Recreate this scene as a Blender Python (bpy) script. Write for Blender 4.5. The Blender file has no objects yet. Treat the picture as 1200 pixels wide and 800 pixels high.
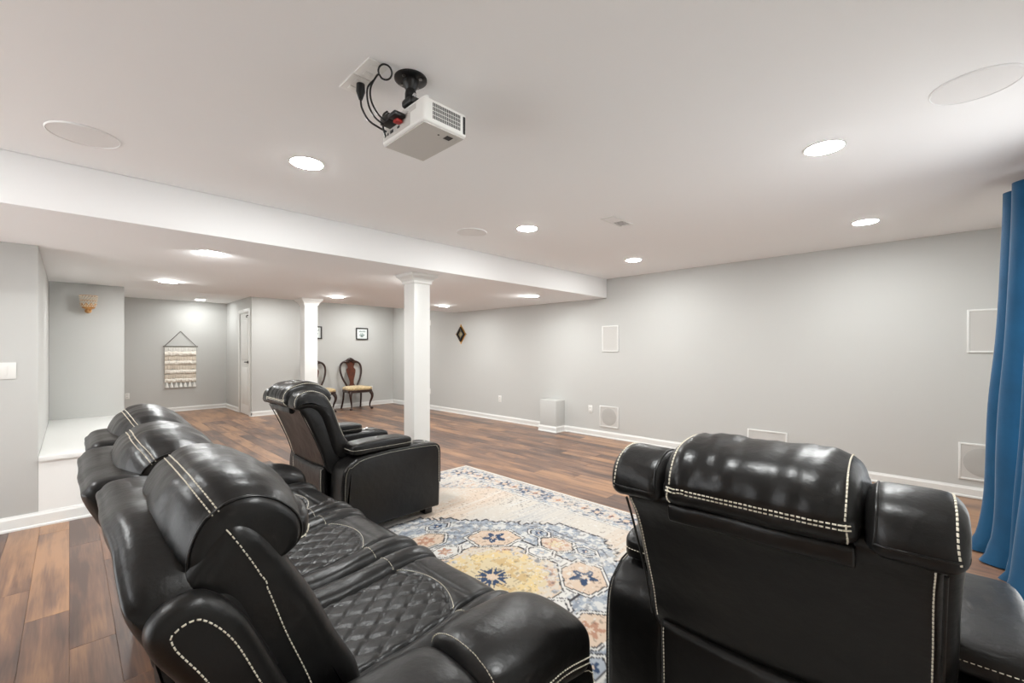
import bpy, bmesh, math, random
import numpy as np
from mathutils import Vector, Matrix, noise
from mathutils.bvhtree import BVHTree
random.seed(7)
PI = math.pi
SC = bpy.context.scene
COL = SC.collection

# ------------------------------------------------------------------ camera, world, exposure
CAM_H = 1.30
THETA = math.radians(44.4)
cam_d = bpy.data.cameras.new('camera')
cam_d.sensor_fit = 'HORIZONTAL'; cam_d.sensor_width = 36.0
cam_d.lens = 508.0 / 1200.0 * 36.0
cam_d.shift_y = 10.0 / 1200.0
cam_d.clip_start = 0.02
cam = bpy.data.objects.new('camera', cam_d); COL.objects.link(cam)
cam.location = (0, 0, CAM_H)
cam.rotation_euler = (PI / 2, 0, THETA - PI / 2)
SC.camera = cam
world = bpy.data.worlds.new('world'); SC.world = world
world.use_nodes = True
world.node_tree.nodes['Background'].inputs[0].default_value = (0.965, 0.985, 1.0, 1)
world.node_tree.nodes['Background'].inputs[1].default_value = 4.9
SC.view_settings.view_transform = 'Standard'
SC.view_settings.look = 'None'
SC.view_settings.gamma = 1.0
SC.view_settings.use_curve_mapping = False
SC.view_settings.exposure = 0.0
LAMP_STRENGTH = 290.0
LAMP_COLOR = (0.965, 0.985, 0.975, 1)

# ------------------------------------------------------------------ room dimensions (metres)
WX = 5.57          # screen wall
ZC = 2.35          # ceiling
ZS = 2.07          # soffit underside
SY0, SY1 = 3.49, 7.08   # soffit front and back edges
LY = 4.74          # left wall plane
LX = -0.16         # its outer corner
STUBX = 0.47       # right end of the wall behind the ledge
BY = 9.54          # back wall behind the chairs
AY = 11.49         # alcove back wall
DX = 2.489         # door wall
RY = -0.55         # curtain wall
RX = -2.6          # rear wall behind the camera


# ------------------------------------------------------------------ helpers
def lin(r, g, b):
    f = lambda c: (c / 255) / 12.92 if c / 255 <= 0.04045 else ((c / 255 + 0.055) / 1.055) ** 2.4
    return (f(r), f(g), f(b), 1.0)


def mat(name, color, rough=0.6, spec=0.5, metal=0.0, bump=0.0, bump_scale=200.0, vary=0.0, vary_scale=3.0,
        sheen=0.0, coat=0.0, emit=None, emit_s=0.0):
    m = bpy.data.materials.new(name); m.use_nodes = True
    nt = m.node_tree; b = nt.nodes['Principled BSDF']
    b.inputs['Base Color'].default_value = color
    b.inputs['Roughness'].default_value = rough
    b.inputs['Specular IOR Level'].default_value = spec
    b.inputs['Metallic'].default_value = metal
    b.inputs['Sheen Weight'].default_value = sheen
    b.inputs['Coat Weight'].default_value = coat
    if emit:
        b.inputs['Emission Color'].default_value = emit
        b.inputs['Emission Strength'].default_value = emit_s
    tc = nt.nodes.new('ShaderNodeTexCoord')
    if bump:
        n = nt.nodes.new('ShaderNodeTexNoise'); n.inputs['Scale'].default_value = bump_scale
        n.inputs['Detail'].default_value = 4
        bp = nt.nodes.new('ShaderNodeBump'); bp.inputs['Strength'].default_value = bump
        bp.inputs['Distance'].default_value = 0.004
        nt.links.new(tc.outputs['Object'], n.inputs['Vector'])
        nt.links.new(n.outputs['Fac'], bp.inputs['Height'])
        nt.links.new(bp.outputs['Normal'], b.inputs['Normal'])
    if vary:
        n = nt.nodes.new('ShaderNodeTexNoise'); n.inputs['Scale'].default_value = vary_scale
        n.inputs['Detail'].default_value = 3
        mr = nt.nodes.new('ShaderNodeMapRange'); mr.inputs['From Min'].default_value = 0.3
        mr.inputs['From Max'].default_value = 0.7
        mr.inputs['To Min'].default_value = 1 - vary; mr.inputs['To Max'].default_value = 1 + vary
        mx = nt.nodes.new('ShaderNodeMix'); mx.data_type = 'RGBA'; mx.blend_type = 'MULTIPLY'
        mx.inputs[0].default_value = 1.0
        mx.inputs[6].default_value = color
        nt.links.new(tc.outputs['Object'], n.inputs['Vector'])
        nt.links.new(n.outputs['Fac'], mr.inputs['Value'])
        nt.links.new(mr.outputs['Result'], mx.inputs[7])
        nt.links.new(mx.outputs[2], b.inputs['Base Color'])
    return m


def mesh_obj(name, verts, faces, material, parent=None, smooth=35, kind=None):
    me = bpy.data.meshes.new(name)
    me.from_pydata([tuple(v) for v in verts], [], faces)
    me.update()
    if smooth:
        me.polygons.foreach_set('use_smooth', [True] * len(me.polygons))
        me.set_sharp_from_angle(angle=math.radians(smooth))
    me.materials.append(material)
    o = bpy.data.objects.new(name, me); COL.objects.link(o)
    if parent: o.parent = parent
    if kind: o['kind'] = kind
    return o


def tag(o, label, cat, group=None):
    o['label'] = label; o['category'] = cat
    if group: o['group'] = group
    return o


def thing(name, label, cat, loc=(0, 0, 0), rot=(0, 0, 0), group=None):
    o = bpy.data.objects.new(name, None); COL.objects.link(o)
    o.location = loc; o.rotation_euler = rot
    o.empty_display_size = 0.1
    return tag(o, label, cat, group)


def copy_tree(o, parent=None):
    c = o.copy(); COL.objects.link(c); c.parent = parent
    for ch in list(o.children): copy_tree(ch, c)
    return c


def box_geo(x0, x1, y0, y1, z0, z1, bev=0.0, seg=2):
    bm = bmesh.new()
    r = bmesh.ops.create_cube(bm, size=1.0)
    for v in r['verts']:
        v.co = Vector(((x0 + x1) / 2 + v.co.x * (x1 - x0), (y0 + y1) / 2 + v.co.y * (y1 - y0), (z0 + z1) / 2 + v.co.z * (z1 - z0)))
    if bev:
        bmesh.ops.bevel(bm, geom=list(bm.edges), offset=bev, segments=seg, profile=0.5, affect='EDGES')
    bm.verts.ensure_lookup_table(); bm.verts.index_update()
    v = [x.co.copy() for x in bm.verts]; f = [[q.index for q in p.verts] for p in bm.faces]
    bm.free()
    return v, f


def join(*geos):
    V, Fs = [], []
    for v, f in geos:
        k = len(V); V += list(v); Fs += [[i + k for i in q] for q in f]
    return V, Fs


def box(name, x0, x1, y0, y1, z0, z1, m, parent=None, bev=0.0, seg=2, kind=None):
    v, f = box_geo(x0, x1, y0, y1, z0, z1, bev, seg)
    return mesh_obj(name, v, f, m, parent, 35 if bev else 0, kind)


def catmull(pts, closed=True, n=8):
    out = []; N = len(pts)
    P = [Vector(p) for p in pts]
    rng = range(N) if closed else range(N - 1)
    for i in rng:
        g = lambda j: P[j % N] if closed else P[max(0, min(N - 1, j))]
        a, b, c, d = g(i - 1), g(i), g(i + 1), g(i + 2)
        for k in range(n):
            t = k / n
            out.append(0.5 * ((2 * b) + (c - a) * t + (2 * a - 5 * b + 4 * c - d) * t * t + (3 * b - a - 3 * c + d) * t ** 3))
    if not closed: out.append(P[-1].copy())
    return out


def resample(pts, step):
    P = [Vector(p) for p in pts]; L = [0]
    for a, b in zip(P, P[1:]): L.append(L[-1] + (b - a).length)
    n = max(2, int(round(L[-1] / step)) + 1); out = []; j = 0
    for i in range(n):
        s = L[-1] * i / (n - 1)
        while j < len(L) - 2 and L[j + 1] < s: j += 1
        d = L[j + 1] - L[j]
        out.append(P[j].lerp(P[j + 1], 0 if d < 1e-9 else (s - L[j]) / d))
    return out


def loft(rings, cap=True, closed=True):
    V = [p for r in rings for p in r]; n = len(rings[0]); Fs = []
    for i in range(len(rings) - 1):
        for j in range(n if closed else n - 1):
            a = i * n + j; b = i * n + (j + 1) % n
            Fs.append([a, b, b + n, a + n])
    if cap:
        Fs.append(list(range(n))[::-1]); k = (len(rings) - 1) * n
        Fs.append(list(range(k, k + n)))
    return V, Fs


def offset_outline(o, d):
    N = len(o); out = []
    area = sum(o[i].x * o[(i + 1) % N].y - o[(i + 1) % N].x * o[i].y for i in range(N))
    sg = 1 if area > 0 else -1
    for i in range(N):
        t = (o[(i + 1) % N] - o[i - 1])
        if t.length < 1e-9: out.append(o[i].copy()); continue
        t.normalize()
        out.append(o[i] + Vector((-t.y, t.x)) * d * sg)
    return out


def prism(ctrl, y0, y1, r=0.03, n=5, mids=6, per=8, smooth_outline=True, puff=0.0, fn=None, strip=None):
    """side outline in (x, z), carried along y, with rounded rims."""
    o = [Vector((p.x, p.y)) for p in catmull([(a, b, 0) for a, b in ctrl], True, per)] if smooth_outline else [Vector(p) for p in ctrl]
    secs = []
    cen = sum(o, Vector((0, 0))) / len(o)
    if puff:
        q = offset_outline(o, r)
        for k, e in ((0.35, 1.0), (0.7, 0.75), (0.9, 0.35)):
            secs.append((y0 - puff * e, [cen + (p - cen) * k for p in q]))
    for i in range(n + 1):
        a = PI / 2 * (1 - i / n)
        secs.append((y0 + r * (1 - math.sin(a)), offset_outline(o, r * (1 - math.cos(a)))))
    for i in range(1, mids):
        secs.append((y0 + r + (y1 - y0 - 2 * r) * i / mids, o))
    for i in range(n + 1):
        a = PI / 2 * i / n
        secs.append((y1 - r * (1 - math.sin(a)), offset_outline(o, r * (1 - math.cos(a)))))
    if puff:
        q = offset_outline(o, r)
        for k, e in ((0.9, 0.35), (0.7, 0.75), (0.35, 1.0)):
            secs.append((y1 + puff * e, [cen + (p - cen) * k for p in q]))
    rings = [[Vector((p.x, y, p.y)) for p in oo] for y, oo in secs]
    V, Fs = loft(rings, cap=strip is None)
    if strip is not None:          # band shaped outline: close both ends with a strip of quads
        N = len(o)
        for base, fl in ((0, True), ((len(rings) - 1) * N, False)):
            for i in range(N // 2):
                q = [base + (strip - i) % N, base + (strip - i - 1) % N, base + (strip + i + 1) % N, base + (strip + i) % N]
                q = list(dict.fromkeys(q))
                if len(q) > 2: Fs.append(q if fl else q[::-1])
    area = sum(o[i].x * o[(i + 1) % len(o)].y - o[(i + 1) % len(o)].x * o[i].y for i in range(len(o)))
    if area < 0: Fs = [f[::-1] for f in Fs]
    if fn: V = [fn(v) for v in V]
    return V, Fs


def sbox_geo(c, s, k=5.0, n=10, fn=None):
    """rounded, slightly puffed box: centre c, full size s."""
    bm = bmesh.new()
    bmesh.ops.create_cube(bm, size=2.0)
    bmesh.ops.subdivide_edges(bm, edges=list(bm.edges), cuts=n, use_grid_fill=True)
    bm.verts.ensure_lookup_table(); bm.verts.index_update()
    V = []
    for v in bm.verts:
        p = v.co
        q = Vector([math.copysign(math.sin(abs(t) * PI / 2) ** 0.8, t) if True else t for t in p])
        d = (abs(q.x) ** k + abs(q.y) ** k + abs(q.z) ** k) ** (1 / k)
        q = q / d
        w = Vector((c[0] + q.x * s[0] / 2, c[1] + q.y * s[1] / 2, c[2] + q.z * s[2] / 2))
        V.append(fn(w) if fn else w)
    f = [[q.index for q in p.verts] for p in bm.faces]
    bm.free()
    return V, f


def tube_geo(pts, r, n=8, closed=False, radii=None):
    P = [Vector(p) for p in pts]; N = len(P); rings = []
    up = Vector((0, 0, 1)); prev = None
    for i in range(N):
        t = (P[(i + 1) % N] - P[i - 1]) if closed else (P[min(i + 1, N - 1)] - P[max(i - 1, 0)])
        if t.length < 1e-9: t = Vector((0, 0, 1))
        t.normalize()
        if prev is None:
            a = t.cross(up)
            if a.length < 1e-3: a = t.cross(Vector((1, 0, 0)))
        else:
            a = prev - t * prev.dot(t)
        a.normalize(); prev = a; b = t.cross(a)
        rr = radii[i] if radii else r
        rings.append([P[i] + (a * math.cos(2 * PI * k / n) + b * math.sin(2 * PI * k / n)) * rr for k in range(n)])
    if closed:
        V, Fs = loft(rings + [rings[0]], cap=False)
        return V, Fs
    return loft(rings)


def tube(name, pts, r, m, parent=None, n=8, closed=False, radii=None):
    v, f = tube_geo(pts, r, n, closed, radii)
    return mesh_obj(name, v, f, m, parent, 60)


def lathe_geo(profile, n=32, c=(0, 0, 0), axis='Z'):
    rings = []
    for r, z in profile:
        ring = []
        for k in range(n):
            a = 2 * PI * k / n
            p = Vector((r * math.cos(a), r * math.sin(a), z))
            if axis == 'X': p = Vector((p.z, p.x, p.y))
            if axis == 'Y': p = Vector((p.x, p.z, p.y))
            ring.append(p + Vector(c))
        rings.append(ring)
    solid = profile[0][0] < 1e-6 and profile[-1][0] < 1e-6
    if not solid and profile[0][0] > 1e-6 and profile[-1][0] > 1e-6: rings.append(rings[0])
    V, Fs = loft(rings, cap=False)
    if axis == 'Y': Fs = [f[::-1] for f in Fs]
    return V, Fs


def lathe(name, profile, m, parent=None, n=32, c=(0, 0, 0), axis='Z', smooth=35):
    v, f = lathe_geo(profile, n, c, axis)
    return mesh_obj(name, v, f, m, parent, smooth)


def fix(o):
    bm = bmesh.new(); bm.from_mesh(o.data)
    bmesh.ops.recalc_face_normals(bm, faces=bm.faces)
    bm.to_mesh(o.data); bm.free()
    return o


def struct(o):
    o['kind'] = 'structure'; return o


# ------------------------------------------------------------------ materials
M = {}
M['wall'] = mat('wall_paint', lin(200, 200, 197), 0.7, 0.3, bump=0.02, bump_scale=350)
M['ceil'] = mat('ceiling_paint', lin(247, 247, 247), 0.85, 0.2, bump=0.02, bump_scale=300)
M['white'] = mat('white_trim', lin(231, 231, 228), 0.35, 0.5)
M['whitem'] = mat('white_matt', lin(236, 235, 232), 0.6, 0.3)
M['plate'] = mat('white_plastic', lin(235, 234, 230), 0.3, 0.5)
M['grille'] = mat('speaker_grille', lin(205, 203, 199), 0.8, 0.2, bump=0.4, bump_scale=900)
M['slot'] = mat('dark_slot', lin(50, 48, 46), 0.6)
M['lens'] = mat('lamp_lens', (1, 1, 1, 1), 0.4, emit=LAMP_COLOR, emit_s=LAMP_STRENGTH)
M['lens_far'] = mat('lamp_lens_far', (1, 1, 1, 1), 0.4, emit=LAMP_COLOR, emit_s=LAMP_STRENGTH * 1.12)
M['lens_low'] = mat('lamp_lens_low', (1, 1, 1, 1), 0.4, emit=LAMP_COLOR, emit_s=LAMP_STRENGTH * 0.62)
M['lens_dim'] = mat('lamp_lens_dim', (1, 1, 1, 1), 0.4, emit=LAMP_COLOR, emit_s=LAMP_STRENGTH * 0.92)
M['stitch'] = mat('beige_thread', lin(226, 219, 202), 0.7, 0.2)
M['plastic'] = mat('black_plastic', lin(24, 24, 25), 0.35)
M['chrome'] = mat('chrome', lin(200, 200, 202), 0.12, metal=1.0)
M['steel'] = mat('satin_steel', lin(150, 148, 145), 0.3, metal=1.0)
M['gold'] = mat('gold_metal', lin(214, 165, 96), 0.3, metal=1.0)
M['copper'] = mat('rose_gold', lin(214, 164, 108), 0.35, metal=0.8)
M['crystal'] = mat('crystal_bead', lin(238, 226, 208), 0.08, 0.8)
M['blackwood'] = mat('black_frame', lin(38, 34, 32), 0.4)
M['red'] = mat('red_plastic', lin(170, 40, 36), 0.4)
M['mirror'] = mat('aged_mirror', lin(190, 175, 140), 0.25, metal=0.7)
M['paper'] = mat('print_paper', lin(228, 234, 231), 0.6)
M['ink'] = mat('grey_green_ink', lin(120, 138, 132), 0.7)
M['wool1'] = mat('cream_wool', lin(240, 233, 222), 0.95, 0.1, bump=1.0, bump_scale=120)
M['wool2'] = mat('oat_wool', lin(228, 217, 202), 0.95, 0.1, bump=1.0, bump_scale=120)
M['wool3'] = mat('white_cotton', lin(238, 236, 230), 0.95, 0.1, bump=0.8, bump_scale=150)
M['twine'] = mat('grey_cord', lin(110, 104, 98), 0.9)
M['mahogany'] = mat('mahogany', lin(50, 27, 19), 0.3, 0.5, vary=0.35, vary_scale=14)
M['mahoganyl'] = mat('mahogany_splat', lin(86, 42, 25), 0.3, 0.5, vary=0.35, vary_scale=16)
M['damask'] = mat('gold_damask', lin(202, 178, 136), 0.8, 0.2, vary=0.35, vary_scale=26, sheen=0.3)


def leather_material():
    m = bpy.data.materials.new('black_leather'); m.use_nodes = True
    nt = m.node_tree; b = nt.nodes['Principled BSDF']
    b.inputs['Roughness'].default_value = 0.36
    b.inputs['Specular IOR Level'].default_value = 0.38
    tc = nt.nodes.new('ShaderNodeTexCoord')
    n1 = nt.nodes.new('ShaderNodeTexNoise'); n1.inputs['Scale'].default_value = 5; n1.inputs['Detail'].default_value = 3
    cr = nt.nodes.new('ShaderNodeValToRGB')
    cr.color_ramp.elements[0].position = 0.3; cr.color_ramp.elements[0].color = lin(14, 13, 13)
    cr.color_ramp.elements[1].position = 0.75; cr.color_ramp.elements[1].color = lin(24, 23, 22)
    vo = nt.nodes.new('ShaderNodeTexVoronoi'); vo.inputs['Scale'].default_value = 420
    vo.feature = 'DISTANCE_TO_EDGE'
    n2 = nt.nodes.new('ShaderNodeTexNoise'); n2.inputs['Scale'].default_value = 14; n2.inputs['Detail'].default_value = 4
    b1 = nt.nodes.new('ShaderNodeBump'); b1.inputs['Strength'].default_value = 0.12; b1.inputs['Distance'].default_value = 0.001
    b2 = nt.nodes.new('ShaderNodeBump'); b2.inputs['Strength'].default_value = 0.5; b2.inputs['Distance'].default_value = 0.008
    mr = nt.nodes.new('ShaderNodeMapRange'); mr.inputs['To Min'].default_value = 0.27; mr.inputs['To Max'].default_value = 0.42
    L = nt.links.new
    L(tc.outputs['Object'], n1.inputs['Vector']); L(tc.outputs['Object'], vo.inputs['Vector']); L(tc.outputs['Object'], n2.inputs['Vector'])
    L(n1.outputs['Fac'], cr.inputs['Fac']); L(cr.outputs['Color'], b.inputs['Base Color'])
    L(n1.outputs['Fac'], mr.inputs['Value']); L(mr.outputs['Result'], b.inputs['Roughness'])
    L(n2.outputs['Fac'], b2.inputs['Height']); L(vo.outputs['Distance'], b1.inputs['Height'])
    L(b2.outputs['Normal'], b1.inputs['Normal']); L(b1.outputs['Normal'], b.inputs['Normal'])
    return m


M['leather'] = leather_material()


def plank_material():
    m = bpy.data.materials.new('walnut_laminate'); m.use_nodes = True
    nt = m.node_tree; b = nt.nodes['Principled BSDF']; L = nt.links.new
    b.inputs['Roughness'].default_value = 0.34
    b.inputs['Specular IOR Level'].default_value = 0.45
    geo = nt.nodes.new('ShaderNodeNewGeometry')
    oi = nt.nodes.new('ShaderNodeObjectInfo')
    off = nt.nodes.new('ShaderNodeVectorMath'); off.operation = 'SCALE'; off.inputs['Scale'].default_value = 37.0
    cmb = nt.nodes.new('ShaderNodeCombineXYZ')
    L(oi.outputs['Random'], cmb.inputs[0]); L(oi.outputs['Random'], cmb.inputs[1]); L(oi.outputs['Random'], cmb.inputs[2])
    L(cmb.outputs[0], off.inputs[0])
    add = nt.nodes.new('ShaderNodeVectorMath'); add.operation = 'ADD'
    L(geo.outputs['Position'], add.inputs[0]); L(off.outputs[0], add.inputs[1])
    mp = nt.nodes.new('ShaderNodeMapping'); mp.inputs['Scale'].default_value = (16, 1.6, 1)
    L(add.outputs[0], mp.inputs['Vector'])
    n1 = nt.nodes.new('ShaderNodeTexNoise'); n1.inputs['Scale'].default_value = 1.0; n1.inputs['Detail'].default_value = 6; n1.inputs['Distortion'].default_value = 0.8
    L(mp.outputs[0], n1.inputs['Vector'])
    mp2 = nt.nodes.new('ShaderNodeMapping'); mp2.inputs['Scale'].default_value = (5.0, 1.3, 1)
    L(add.outputs[0], mp2.inputs['Vector'])
    n2 = nt.nodes.new('ShaderNodeTexNoise'); n2.inputs['Scale'].default_value = 1.0; n2.inputs['Detail'].default_value = 2; n2.inputs['Distortion'].default_value = 0.5
    L(mp2.outputs[0], n2.inputs['Vector'])
    mp3 = nt.nodes.new('ShaderNodeMapping'); mp3.inputs['Scale'].default_value = (120, 5, 1)
    L(add.outputs[0], mp3.inputs['Vector'])
    n3 = nt.nodes.new('ShaderNodeTexNoise'); n3.inputs['Scale'].default_value = 1.0; n3.inputs['Detail'].default_value = 3
    L(mp3.outputs[0], n3.inputs['Vector'])
    cr = nt.nodes.new('ShaderNodeValToRGB'); e = cr.color_ramp.elements
    e[0].position = 0.35; e[0].color = lin(92, 74, 67)
    e[1].position = 0.66; e[1].color = lin(166, 127, 97)
    x = e.new(0.5); x.color = lin(126, 97, 81)
    s1 = nt.nodes.new('ShaderNodeMath'); s1.operation = 'MULTIPLY'; s1.inputs[1].default_value = 0.45
    s2 = nt.nodes.new('ShaderNodeMath'); s2.operation = 'MULTIPLY_ADD'; s2.inputs[1].default_value = 0.55
    L(n1.outputs['Fac'], s1.inputs[0]); L(n2.outputs['Fac'], s2.inputs[0]); L(s1.outputs[0], s2.inputs[2])
    r1 = nt.nodes.new('ShaderNodeMath'); r1.operation = 'MULTIPLY_ADD'; r1.inputs[1].default_value = 0.26; r1.inputs[2].default_value = -0.13
    L(oi.outputs['Random'], r1.inputs[0])
    s3 = nt.nodes.new('ShaderNodeMath'); s3.operation = 'ADD'; L(s2.outputs[0], s3.inputs[0]); L(r1.outputs[0], s3.inputs[1])
    s4 = nt.nodes.new('ShaderNodeMath'); s4.operation = 'MULTIPLY_ADD'; s4.inputs[1].default_value = 0.18
    r4 = nt.nodes.new('ShaderNodeMath'); r4.operation = 'SUBTRACT'; r4.inputs[1].default_value = 0.5
    L(n3.outputs['Fac'], r4.inputs[0]); L(r4.outputs[0], s4.inputs[0]); L(s3.outputs[0], s4.inputs[2])
    L(s4.outputs[0], cr.inputs['Fac']); L(cr.outputs['Color'], b.inputs['Base Color'])
    bp = nt.nodes.new('ShaderNodeBump'); bp.inputs['Strength'].default_value = 0.08; bp.inputs['Distance'].default_value = 0.002
    L(n3.outputs['Fac'], bp.inputs['Height']); L(bp.outputs['Normal'], b.inputs['Normal'])
    return m


M['plank'] = plank_material()


def curtain_material():
    m = mat('teal_curtain', lin(13, 75, 112), 0.75, 0.25, bump=0.25, bump_scale=600, vary=0.12, vary_scale=6, sheen=0.25)
    return m


M['curtain'] = curtain_material()



def glass_material():
    m = bpy.data.materials.new('window_glass'); m.use_nodes = True
    nt = m.node_tree; nt.nodes.clear(); L = nt.links.new
    o = nt.nodes.new('ShaderNodeOutputMaterial'); mx = nt.nodes.new('ShaderNodeMixShader')
    a = nt.nodes.new('ShaderNodeBsdfTransparent'); g = nt.nodes.new('ShaderNodeBsdfGlossy'); g.inputs['Roughness'].default_value = 0.02
    mx.inputs[0].default_value = 0.06
    L(a.outputs[0], mx.inputs[1]); L(g.outputs[0], mx.inputs[2]); L(mx.outputs[0], o.inputs['Surface'])
    return m


M['glass'] = glass_material()

# ------------------------------------------------------------------ floor with planks
floor = struct(box('floor', RX, WX + 0.1, RY - 0.1, AY + 0.1, -0.12, -0.0035, M['plank']))
PW, PL = 0.150, 1.40


def plank_mesh(w, l):
    g = 0.0004; c = 0.0010; t = 0.0034
    V = []
    for (zz, ins) in ((-t, g), (-c, g), (0, g + c)):
        V += [(ins, ins, zz), (w - ins, ins, zz), (w - ins, l - ins, zz), (ins, l - ins, zz)]
    Fs = [[8, 9, 10, 11]]
    for k in (0, 4):
        for j in range(4):
            a, b = k + j, k + (j + 1) % 4
            Fs.append([a, b, b + 4, a + 4])
    me = bpy.data.meshes.new('plank'); me.from_pydata(V, [], Fs); me.update()
    me.materials.append(M['plank'])
    return me


_pm = {}
FX0, FY0, FY1 = -0.90, 0.95, 9.40
row = 0; x = FX0
while x < WX - 0.02:
    w = min(PW, WX - x)
    y = FY0 - (row * 0.41 % PL)
    while y < FY1:
        a, b_ = max(y, FY0), min(y + PL, FY1 if x < 2.3 or x > 2.4 else FY1)
        l = round(b_ - a, 3)
        # keep only what the photograph can see of the floor
        mx, my = x + w / 2, (a + b_) / 2
        inside = True
        if mx < LX + 0.0 and a > LY: inside = False
        if LX <= mx < STUBX and a > LY: inside = False
        if mx < 0 and my < 0.9: inside = False
        if inside and l > 0.02:
            key = (round(w, 3), l)
            if key not in _pm: _pm[key] = plank_mesh(*key)
            o = bpy.data.objects.new('plank', _pm[key]); COL.objects.link(o)
            o.location = (x, a, 0); o.parent = floor
        y += PL
    x += PW; row += 1

# ------------------------------------------------------------------ walls, ceiling, soffit
T = 0.1
struct(box('ceiling', RX, WX + T, RY - T, AY + T, ZC, ZC + 0.1, M['ceil']))
struct(box('ceiling_soffit', RX, WX, SY0, SY1, ZS, ZC, M['ceil'], bev=0.004))
struct(box('wall_screen', WX, WX + T, RY - T, AY + T, 0, ZC, M['wall']))
# curtain wall with a wide daylight window outside the frame at the right
CX0, CX1, CZ0, CZ1 = 2.5, 3.75, 0.25, 2.1
v, f = join(box_geo(RX, CX0, RY - T, RY, 0, ZC), box_geo(CX1, WX, RY - T, RY, 0, ZC), box_geo(CX0, CX1, RY - T, RY, 0, CZ0), box_geo(CX0, CX1, RY - T, RY, CZ1, ZC))
struct(mesh_obj('wall_curtain', v, f, M['wall'], smooth=0))
win = struct(bpy.data.objects.new('window_2', None)); COL.objects.link(win)
for k in range(2):
    a, b_ = CX0 + k * 0.625, CX0 + (k + 1) * 0.625
    v, f = join(box_geo(a, a + 0.05, RY - 0.07, RY - 0.02, CZ0, CZ1), box_geo(b_ - 0.05, b_, RY - 0.07, RY - 0.02, CZ0, CZ1),
                box_geo(a + 0.05, b_ - 0.05, RY - 0.07, RY - 0.02, CZ0, CZ0 + 0.06), box_geo(a + 0.05, b_ - 0.05, RY - 0.07, RY - 0.02, CZ1 - 0.06, CZ1))
    mesh_obj('window_frame', v, f, M['white'], win, 0)
    box('pane', a + 0.05, b_ - 0.05, RY - 0.048, RY - 0.042, CZ0 + 0.06, CZ1 - 0.06, M['glass'], win)
# rear wall behind the camera, with unseen glazing added to lift the room's light
WY0, WY1, WZ = 1.3, 4.3, 2.12
v, f = join(box_geo(RX - T, RX, RY - T, WY0, 0, ZC), box_geo(RX - T, RX, WY1, LY + T, 0, ZC), box_geo(RX - T, RX, WY0, WY1, WZ, ZC))
struct(mesh_obj('wall_rear', v, f, M['wall'], smooth=0))
win = struct(bpy.data.objects.new('added_rear_window', None)); COL.objects.link(win)
for k in range(3):
    a, b_ = WY0 + k * 1.0, WY0 + (k + 1) * 1.0
    v, f = join(box_geo(RX - 0.07, RX - 0.02, a, a + 0.06, 0, WZ), box_geo(RX - 0.07, RX - 0.02, b_ - 0.06, b_, 0, WZ),
                box_geo(RX - 0.07, RX - 0.02, a + 0.06, b_ - 0.06, 0, 0.08), box_geo(RX - 0.07, RX - 0.02, a + 0.06, b_ - 0.06, WZ - 0.07, WZ))
    fr = mesh_obj('window_frame', v, f, M['white'], win, 0)
    box('pane', RX - 0.048, RX - 0.042, a + 0.06, b_ - 0.06, 0.08, WZ - 0.07, M['glass'], win)
struct(box('wall_left', RX, LX, LY, SY1 + T, 0, ZS, M['wall'], bev=0.006))
struct(box('wall_recess', LX, STUBX, SY1 + 0.02, AY, 0, ZC, M['wall'], bev=0.004))
struct(box('wall_alcove', STUBX, DX + T, AY, AY + T, 0, ZC, M['wall']))
struct(box('wall_back', DX, WX, BY, BY + T, 0, ZC, M['wall']))
DY0, DY1, DZ = 9.70, 10.36, 2.05
v, f = join(box_geo(DX, DX + T, BY + T, DY0, 0, ZC), box_geo(DX, DX + T, DY1, AY, 0, ZC), box_geo(DX, DX + T, DY0, DY1, DZ, ZC))
struct(mesh_obj('wall_door', v, f, M['wall'], smooth=0))
struct(box('wall_bumpout', 5.345, WX, 4.27, 4.60, 0.0, 0.5, M['wall'], bev=0.004))

# door with its casing
door = struct(box('door_1', DX + 0.004, DX + 0.044, DY0 + 0.003, DY1 - 0.003, 0.005, DZ - 0.003, M['white']))
for (z0, z1) in ((0.2, 0.95), (1.1, 1.9)):
    box('door_panel', DX - 0.003, DX + 0.006, DY0 + 0.12, DY1 - 0.12, z0, z1, M['white'], door, bev=0.006)
hd = lathe('handle_rose', [(0.0, 0), (0.028, 0), (0.026, 0.012), (0.0, 0.012)], M['blackwood'], door, 20, (DX - 0.008, DY0 + 0.09, 1.06), 'X')
tube('door_handle', [(DX + 0.03, DY0 + 0.09, 1.06), (DX - 0.03, DY0 + 0.09, 1.06), (DX - 0.035, DY0 + 0.12, 1.06), (DX - 0.03, DY0 + 0.22, 1.058)], 0.011, M['blackwood'], door)
tube('hook', [(DX + 0.025, DY0 + 0.1, 1.99), (DX - 0.02, DY0 + 0.1, 1.985), (DX - 0.03, DY0 + 0.1, 1.96), (DX - 0.015, DY0 + 0.1, 1.945)], 0.009, M['blackwood'], door)
v, f = join(box_geo(DX - 0.016, DX + 0.03, DY0 - 0.075, DY0, 0, DZ + 0.075, 0.004), box_geo(DX - 0.016, DX + 0.03, DY1, DY1 + 0.075, 0, DZ + 0.075, 0.004),
            box_geo(DX - 0.016, DX + 0.03, DY0, DY1, DZ, DZ + 0.075, 0.004))
struct(mesh_obj('trim_1', v, f, M['white']))


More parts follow.
